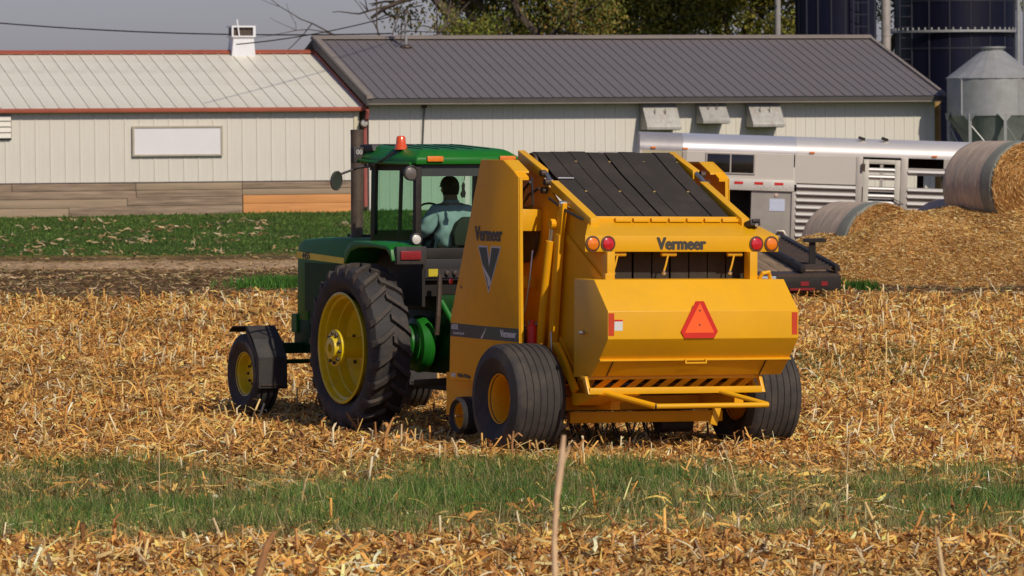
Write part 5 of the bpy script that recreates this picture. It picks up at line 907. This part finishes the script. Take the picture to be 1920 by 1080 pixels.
def litter(name, n, y0, y1, Ls, Ws, pitch, label, wts, gskip=.9, pw=1, curl=.16, seg=2):
    n = int(n * 1.15); x, y = field_pts(n, y0, y1, pw); w, p = grassw(x, y); keep = (RNG.random(n) > w * gskip) & ~blocked(x, y) & (RNG.random(n) < np.clip((81.0 + 1.5 * fbm(x, y, .9, 71) - y) / 4.0, 0, 1) ** .8); x, y = x[keep], y[keep]; n = len(x)
    cl = .6 * fbm(x, y, 2.6, 31) + .7 * fbm(x, y, 7.5, 35); z = gzn(x, y) + RNG.uniform(.0, .05, n) + .03 * cl
    C = pal(n, TANS, wts, .18) * np.clip(1 + .38 * cl, .35, 1.5)[:, None]; C = np.clip(C * np.clip(1 - .05 + .22 * fbm(x, y * .6, .45, 33) + .14 * fbm(x, y * .5, 1.3, 36), .45, 1.35)[:, None], .01, .9)
    V, F, C = strips(np.stack([x, y, z], 1), RNG.uniform(*Ls, n), RNG.uniform(*Ws, n), RNG.uniform(0, 6.3, n), RNG.normal(0, pitch, n), RNG.normal(0, .7, n), RNG.normal(0, curl, n), C, (.6, 1, .35), seg=seg)
    np_mesh(name, V, F, C, STRAWM, label=label, cat='corn residue')
litter('corn_husks', 190000, 33, 60, (.06, .23), (.009, .040), .38, 'pale crumpled corn husks and leaves strewn over the near field', (5, 5, 2.2, 4.5, .4, 3.5, 3))
litter('corn_husks', 140000, 56, 84, (.07, .24), (.012, .040), .42, 'tan corn husks and leaves covering the far half of the field', (5, 5, 2.2, 4.5, .4, 3, 2.2), pw=.9)
litter('stalk_chips', 42000, 33, 82, (.10, .42), (.007, .016), .30, 'thin broken corn stalk pieces lying across the field', (4, 3, 4, 4, 1.2, 3, 2), curl=.02)
litter('corn_leaves', 26000, 33, 80, (.18, .48), (.009, .020), .38, 'long pale curled corn leaves arching over the stubble', (3, 3, 4, 2, 1.5, 1, .3), curl=.20, seg=5)
litter('corn_husks', 13000, 32, 38.6, (.10, .30), (.012, .045), .5, 'larger husks and torn stalk pieces in the nearest foreground', (4, 4, 4, 4, 1.5, 3, 2), curl=.22, seg=3)
def scatter_far():
    n = 30000; y = RNG.uniform(78.5, 97, n); x = RNG.uniform(-11, 9.5, n); k = (x < 4) | (y < 82.5); x, y = x[k], y[k]; n = len(x); z = gzn(x, y) + .01
    keep = RNG.random(n) < np.where(y < 91, .9, .2); x, y, z = x[keep], y[keep], z[keep]; n = len(x)
    V, F, C = strips(np.stack([x, y, z], 1), RNG.uniform(.05, .22, n), RNG.uniform(.012, .035, n), RNG.uniform(0, 6.3, n), RNG.normal(0, .2, n), RNG.normal(0, .5, n), RNG.normal(0, .1, n), pal(n, [(.50, .32, .13), (.30, .18, .08), (.20, .12, .06), (.6, .44, .24), (.22, .20, .07)]), (.6, 1, .4)); np_mesh('ground_debris', V, F, C, STRAWM, label='dark debris and husks on the bare ground before the dirt track', cat='corn residue')
    n = 210; x = RNG.uniform(-11, 2, n); y = RNG.uniform(96, 112, n) ; cl = fbm(x, y, .4, 44); k = cl > -.25; x, y = x[k], y[k]; n = len(x); m = 6
    x = np.repeat(x, m) + RNG.normal(0, .12, n * m); y = np.repeat(y, m) + RNG.normal(0, .25, n * m); n = n * m
    V, F, C = strips(np.stack([x, y, gzn(x, y) + .05], 1), RNG.uniform(.06, .20, n), RNG.uniform(.02, .045, n), RNG.uniform(0, 6.3, n), RNG.normal(0, .3, n), RNG.normal(0, .6, n), RNG.normal(0, .15, n), pal(n, [(.55, .38, .2), (.45, .3, .14), (.62, .48, .3), (.35, .18, .08)]), (.6, 1, .4)); np_mesh('blown_husks', V, F, C, STRAWM, label='blown corn husks scattered on the lawn in front of the white barn', cat='corn residue')
scatter_far()
def blades(name, x, y, L, Wd, cols, w, label, bend=.12, lean=.35, cat='grass'):
    n = len(x); z = gzn(x, y) - .005; cl = fbm(x, y, 1.5, 51); C = np.clip(pal(n, cols, w, .18) * (1 + .35 * cl)[:, None], .004, .8)
    V, F, C = strips(np.stack([x, y, z], 1), L, Wd, RNG.uniform(0, 6.3, n), PI / 2 - np.abs(RNG.normal(0, lean, n)), RNG.uniform(0, 3, n), RNG.normal(0, bend, n), C, (1, .8, .12), base=True); np_mesh(name, V, F, C, GRASSM, label=label, cat=cat)
GG = [(.065, .155, .025), (.09, .19, .03), (.17, .20, .045), (.035, .08, .02), (.48, .38, .15), (.34, .25, .10)]
n = 280000; x, y = field_pts(n, 37.2, 50.5); w, p = grassw(x, y); cl = fbm(x, y, 1.1, 61); cl = cl + .6 * fbm(x, y, .45, 62); k = (RNG.random(n) < w * np.clip(.78 + .8 * cl, .22, 1)) & ~blocked(x, y); x, y = x[k], y[k]; cl = cl[k]; n = len(x)
gn = np.clip(.62 + .45 * cl - .16 * np.clip(41.5 - y, 0, 4) + .2 * fbm(x, y, 3.0, 66), .05, .95); isg = RNG.random(n) < gn; lb = RNG.uniform(.05, .17, n) * np.clip(1 + .45 * cl + .25 * fbm(x, y, 4.5, 67), .35, 1.9)
for nm, kk, cc_, ww, lab in (('grass_strip', isg, [(.10, .20, .035), (.14, .25, .045), (.24, .28, .06), (.05, .11, .025)], (4, 4, 3, 2), 'green weedy grass strip crossing the field in front of the baler'), ('dry_grass', ~isg, [(.42, .36, .13), (.34, .30, .10), (.52, .42, .18), (.30, .22, .09)], (3, 3, 2, 1), 'yellowed dry grass blades mixed through the green strip')):
    m_ = int(kk.sum()); blades(nm, x[kk], y[kk], lb[kk] * (1 if nm == 'grass_strip' else .85), RNG.uniform(.004, .010, m_), cc_, ww, lab, lean=.65, bend=.6)
n = 4200; x, y = field_pts(n, 37.6, 47.5); w, p = grassw(x, y); k = (RNG.random(n) < w + .1) & ~blocked(x, y); x, y = x[k], y[k]; n = len(x)
blades('dry_grass', x, y, RNG.uniform(.10, .30, n), RNG.uniform(.004, .008, n), [(.42, .33, .15), (.5, .4, .2), (.3, .24, .1)], None, 'thin dry straw coloured grass stems standing in the green strip', bend=.4, lean=.4)
n = 80000; x, y = field_pts(n, 57, 71); w, p = grassw(x, y); k = (RNG.random(n) < p) & ~blocked(x, y); x, y = x[k], y[k]; n = len(x)
blades('weed_patches', x, y, RNG.uniform(.06, .16, n), RNG.uniform(.008, .016, n), GG, (3, 3, 2, 4, 1, .5), 'sparse green weeds among the stubble at the right', bend=.5, lean=.6)
n = 60000; x = RNG.uniform(-13, 14, n); y = RNG.uniform(95.6, 119, n); k = (RNG.random(n) < np.clip((y - 95.3) / 1.0, 0, 1)); x, y = x[k], y[k]; n = len(x)
blades('lawn', x, y, RNG.uniform(.03, .06, n), RNG.uniform(.02, .04, n), [(.085, .165, .025), (.065, .13, .02), (.14, .18, .04)], None, 'green lawn between the dirt track and the barns')
def tuft(cx, cy, rx, ry, n, label, L=(.10, .22)):
    x = cx + RNG.normal(0, rx, n); y = cy + RNG.normal(0, ry, n); blades('grass_tuft', x, y, RNG.uniform(*L, n), RNG.uniform(.012, .022, n), [(.07, .19, .02), (.10, .22, .03), (.05, .13, .02)], None, label)
tuft(-3.95, 84.2, .38, .5, 1800, 'bright green grass tuft beside the tractor hood'); tuft(5.35, 82.0, .10, .1, 260, 'small bright green weed at the foot of the straw heap near the ramp'); tuft(5.72, 81.6, .13, .12, 320, 'second small green weed right of the first at the straw heap foot')

# standing stubble in rows along the direction of travel
def stub_mesh(rnd, h, r, lean, splay):
    m = MB(); a = rnd.uniform(0, 6.3); tip = Vector((math.cos(a) * lean * h, math.sin(a) * lean * h, h)); m.tube([(0, 0, -.03), tip * .5, tip], [r * 1.15, r, r * .85], 6)
    for k in range(splay):
        b = rnd.uniform(0, 6.3); q = tip * rnd.uniform(.3, .95); d = Vector((math.cos(b), math.sin(b), rnd.uniform(-.2, .9))).normalized(); L = rnd.uniform(.05, .14); s_ = Vector((-math.sin(b), math.cos(b), 0)) * .010
        e = q + d * L * .6; f = q + d * L + Vector((0, 0, -.02)); m.add([q - s_, q + s_, e + s_ * 1.1, e - s_ * 1.1, f], [(0, 1, 2, 3), (3, 2, 4)])
    return m
def stubble():
    rnd = random.Random(5); protos = []
    for k in range(14):
        m = stub_mesh(rnd, rnd.uniform(.08, .28), rnd.uniform(.007, .013), abs(rnd.gauss(0, .35)), rnd.randint(2, 6)); V = np.array([tuple(v) for v in m.v]); T = []
        for f in m.f:
            for i in range(1, len(f) - 1): T.append((f[0], f[i], f[i + 1]))
        protos.append((V, np.array(T)))
    dx, dy = -math.sin(YAW), math.cos(YAW); VV = []; FF = []; CC = []; b = 0; near = []
    for row in range(-70, 71):
        for k in range(-30, 320):
            if rnd.random() < .36: continue
            u = row * .76 + rnd.gauss(0, .05); v = k * .19 + rnd.gauss(0, .06) ; x = u * dy + v * dx + 2; y = 30 + (v * dy - u * dx) * 1.0
            if y < 33 or y > 80 or abs(x) > y * .106 + 1.6: continue
            near.append((x, y))
    A = np.array(near); w, p = grassw(A[:, 0], A[:, 1]); bl = blocked(A[:, 0], A[:, 1]); keep = ~bl & (RNG.random(len(A)) > w * .93)
    c, s = math.cos(YAW), math.sin(YAW); ddx, ddy = A[:, 0] - BX, A[:, 1] - BY; lx, ly = ddx * c + ddy * s, -ddx * s + ddy * c; crushed = (np.abs(lx) < 1.1) & (ly > 0) ; keep &= ~(crushed & (RNG.random(len(A)) < .5)); A = A[keep]
    big = []
    for i, (x, y) in enumerate(A):
        if (y < 38.5 or 46.5 < y < 50.5) and len(big) < 300 and rnd.random() < (.9 if y < 38.5 else .5): big.append((x, y)); continue
        V, T = protos[rnd.randrange(14)]; a = rnd.uniform(0, 6.3); ca, sa = math.cos(a), math.sin(a); sc = rnd.uniform(.7, 1.15)
        P = np.stack([V[:, 0] * ca - V[:, 1] * sa, V[:, 0] * sa + V[:, 1] * ca, V[:, 2]], 1) * sc + np.array([x, y, float(gzn(np.array([x]), np.array([y]))[0])])
        VV.append(P); FF.append(T + b); b += len(V); col = np.array(rnd.choice(TANS[:6])) * rnd.uniform(.75, 1.1); CC.append(np.repeat(col[None], len(V), 0))
    np_mesh('corn_stubble', np.concatenate(VV), np.concatenate(FF), np.concatenate(CC), STRAWM, label='rows of short cut corn stubble standing across the field', cat='corn stubble')
    # largest ones: individual cut stalks
    ms = [mat('stubble_tan', (.50, .30, .10), .8, var=.3, vscale=20), mat('stubble_pale', (.62, .46, .24), .8, var=.25, vscale=20), mat('stubble_brown', (.36, .17, .06), .8, var=.3, vscale=20), mat('stubble_orange', (.52, .25, .07), .8, var=.3, vscale=20)]
    meshes = []
    for k in range(16): o = stub_mesh(rnd, rnd.uniform(.08, .24), rnd.uniform(.009, .014), abs(rnd.gauss(0, .4)), rnd.randint(3, 7)).build('corn_stub', ms[k % 4]); meshes.append(o.data); bpy.data.objects.remove(o)
    for i, (x, y) in enumerate(big):
        o = link('corn_stub', meshes[rnd.randrange(16)]); o.location = (x, y, float(gzn(np.array([x]), np.array([y]))[0])); o.rotation_euler = (0, 0, rnd.uniform(0, 6.3)); f = rnd.uniform(.75, 1.1); o.scale = (f, f, f)
        tag(o, 'short cut corn stalk standing in the %s' % ('foreground at the bottom of the field' if y < 40 else 'stubble just in front of the baler wheels'), 'corn stubble', 'cut corn stalks standing in the near field')
    return ms
MS = stubble()
def stalk(name, x, y, pts, r, m, label, leaf=None):
    z0 = float(gzn(np.array([x]), np.array([y]))[0]); mb = MB(); mb.tube(pts, r, 9); o = mb.build(name, m, None, smooth=True); o.location = (x, y, z0 - .02); tag(o, label, 'corn stalk')
    if leaf:
        for lf in leaf:
            q = MB(); w = lf[-1]; n = len(lf) - 1
            vs = []
            for i, p in enumerate(lf[:-1]): k = w * (1, .9, .6, .15)[min(i, 3)]; vs += [(p[0] - k, p[1], p[2]), (p[0] + k, p[1] + .01, p[2])]
            q.add(vs, [(2 * i, 2 * i + 1, 2 * i + 3, 2 * i + 2) for i in range(n - 1)]).build('leaf', m, o)
    return o
sm = mat('tall_stalk', (.68, .44, .24), .7, var=.3, vscale=4, dirt=(.72, .58, .36), dirt_amt=.9, dscale=3)
stalk('tall_corn_stalk', .20, 24, [(0, 0, 0), (.0, 0, .9), (-.005, 0, 1.25), (.008, 0, 1.45), (.03, 0, 1.62), (.045, 0, 1.76)], [.021, .017, .013, .014, .018, .010], sm, 'tall single broken corn stalk rising blurred in the foreground centre', [[(.03, 0, 1.60), (.055, 0, 1.66), (.075, .0, 1.71), .008]])
stalk('tall_corn_stalk', -1.42, 26, [(0, 0, 0), (.04, 0, .75), (.13, .02, 1.06), (.17, .02, 1.13)], [.024, .022, .019, .010], MS[2], 'short brown leaning corn stalk blurred at the bottom left')
stalk('tall_corn_stalk', 2.36, 27, [(0, 0, 0), (-.02, 0, .7), (-.06, 0, 1.0)], [.018, .016, .010], MS[1], 'pale corn stalk stub blurred at the bottom right')
stalk('corn_stalk', -1.27, 48.9, [(0, 0, 0), (.02, 0, .22), (.05, 0, .30), (.10, 0, .40)], [.022, .018, .016, .008], MS[3], 'stout orange corn stalk standing in front of the tractor rear wheel', [[(.05, 0, .3), (.02, 0, .35), (.0, 0, .33), .02], [(.08, 0, .37), (.13, 0, .41), (.16, .0, .40), .01]])
stalk('corn_stalk', -1.1, 49.0, [(0, 0, 0), (.0, 0, .2), (.005, 0, .32)], [.012, .011, .008], MS[1], 'thin pale corn stalk just right of the stout orange one', [[(0, 0, .2), (.04, 0, .24), (.05, 0, .22), .01]])
rn = random.Random(3)
for (x, y, h, d) in ((.0, 47.6, .34, 'left of'), (.22, 47.5, .27, 'under'), (.62, 47.3, .30, 'below'), (.95, 47.2, .24, 'right of'), (2.9, 47.4, .25, 'inside'), (-.55, 47.9, .26, 'far left of')):
    stalk('corn_stalk', x, y, [(0, 0, 0), (rn.uniform(-.02, .02), 0, h * .6), (rn.uniform(-.06, .06), 0, h)], [.014, .012, .009], MS[rn.randrange(4)], 'splayed cut corn stalk standing just %s the big ribbed baler tyre' % d, [[(0, 0, h * .8), (.05, 0, h * .95), (.09, 0, h * .85), .014], [(0, 0, h * .7), (-.04, 0, h * .9), (-.08, 0, h * .88), .012]])
for i, (x, y, ex, h) in enumerate(((-3.1, 43.6, .0, .55), (-1.82, 42.4, .12, .42), (1.95, 43.2, -.15, .5), (2.95, 44.2, .06, .62), (3.9, 43.0, .03, .40))):
    stalk('dry_stem', x, y, [(0, 0, 0), (ex * .4, 0, h * .6), (ex, 0, h)], [.006, .005, .003], MS[1], ['tall dry weed stem at the far left of the grass strip', 'dry stem rising from the grass left of centre', 'dry stem leaning left out of the grass at the right', 'tallest thin dry stem at the right of the grass strip', 'short dry stem near the right edge of the grass'][i])
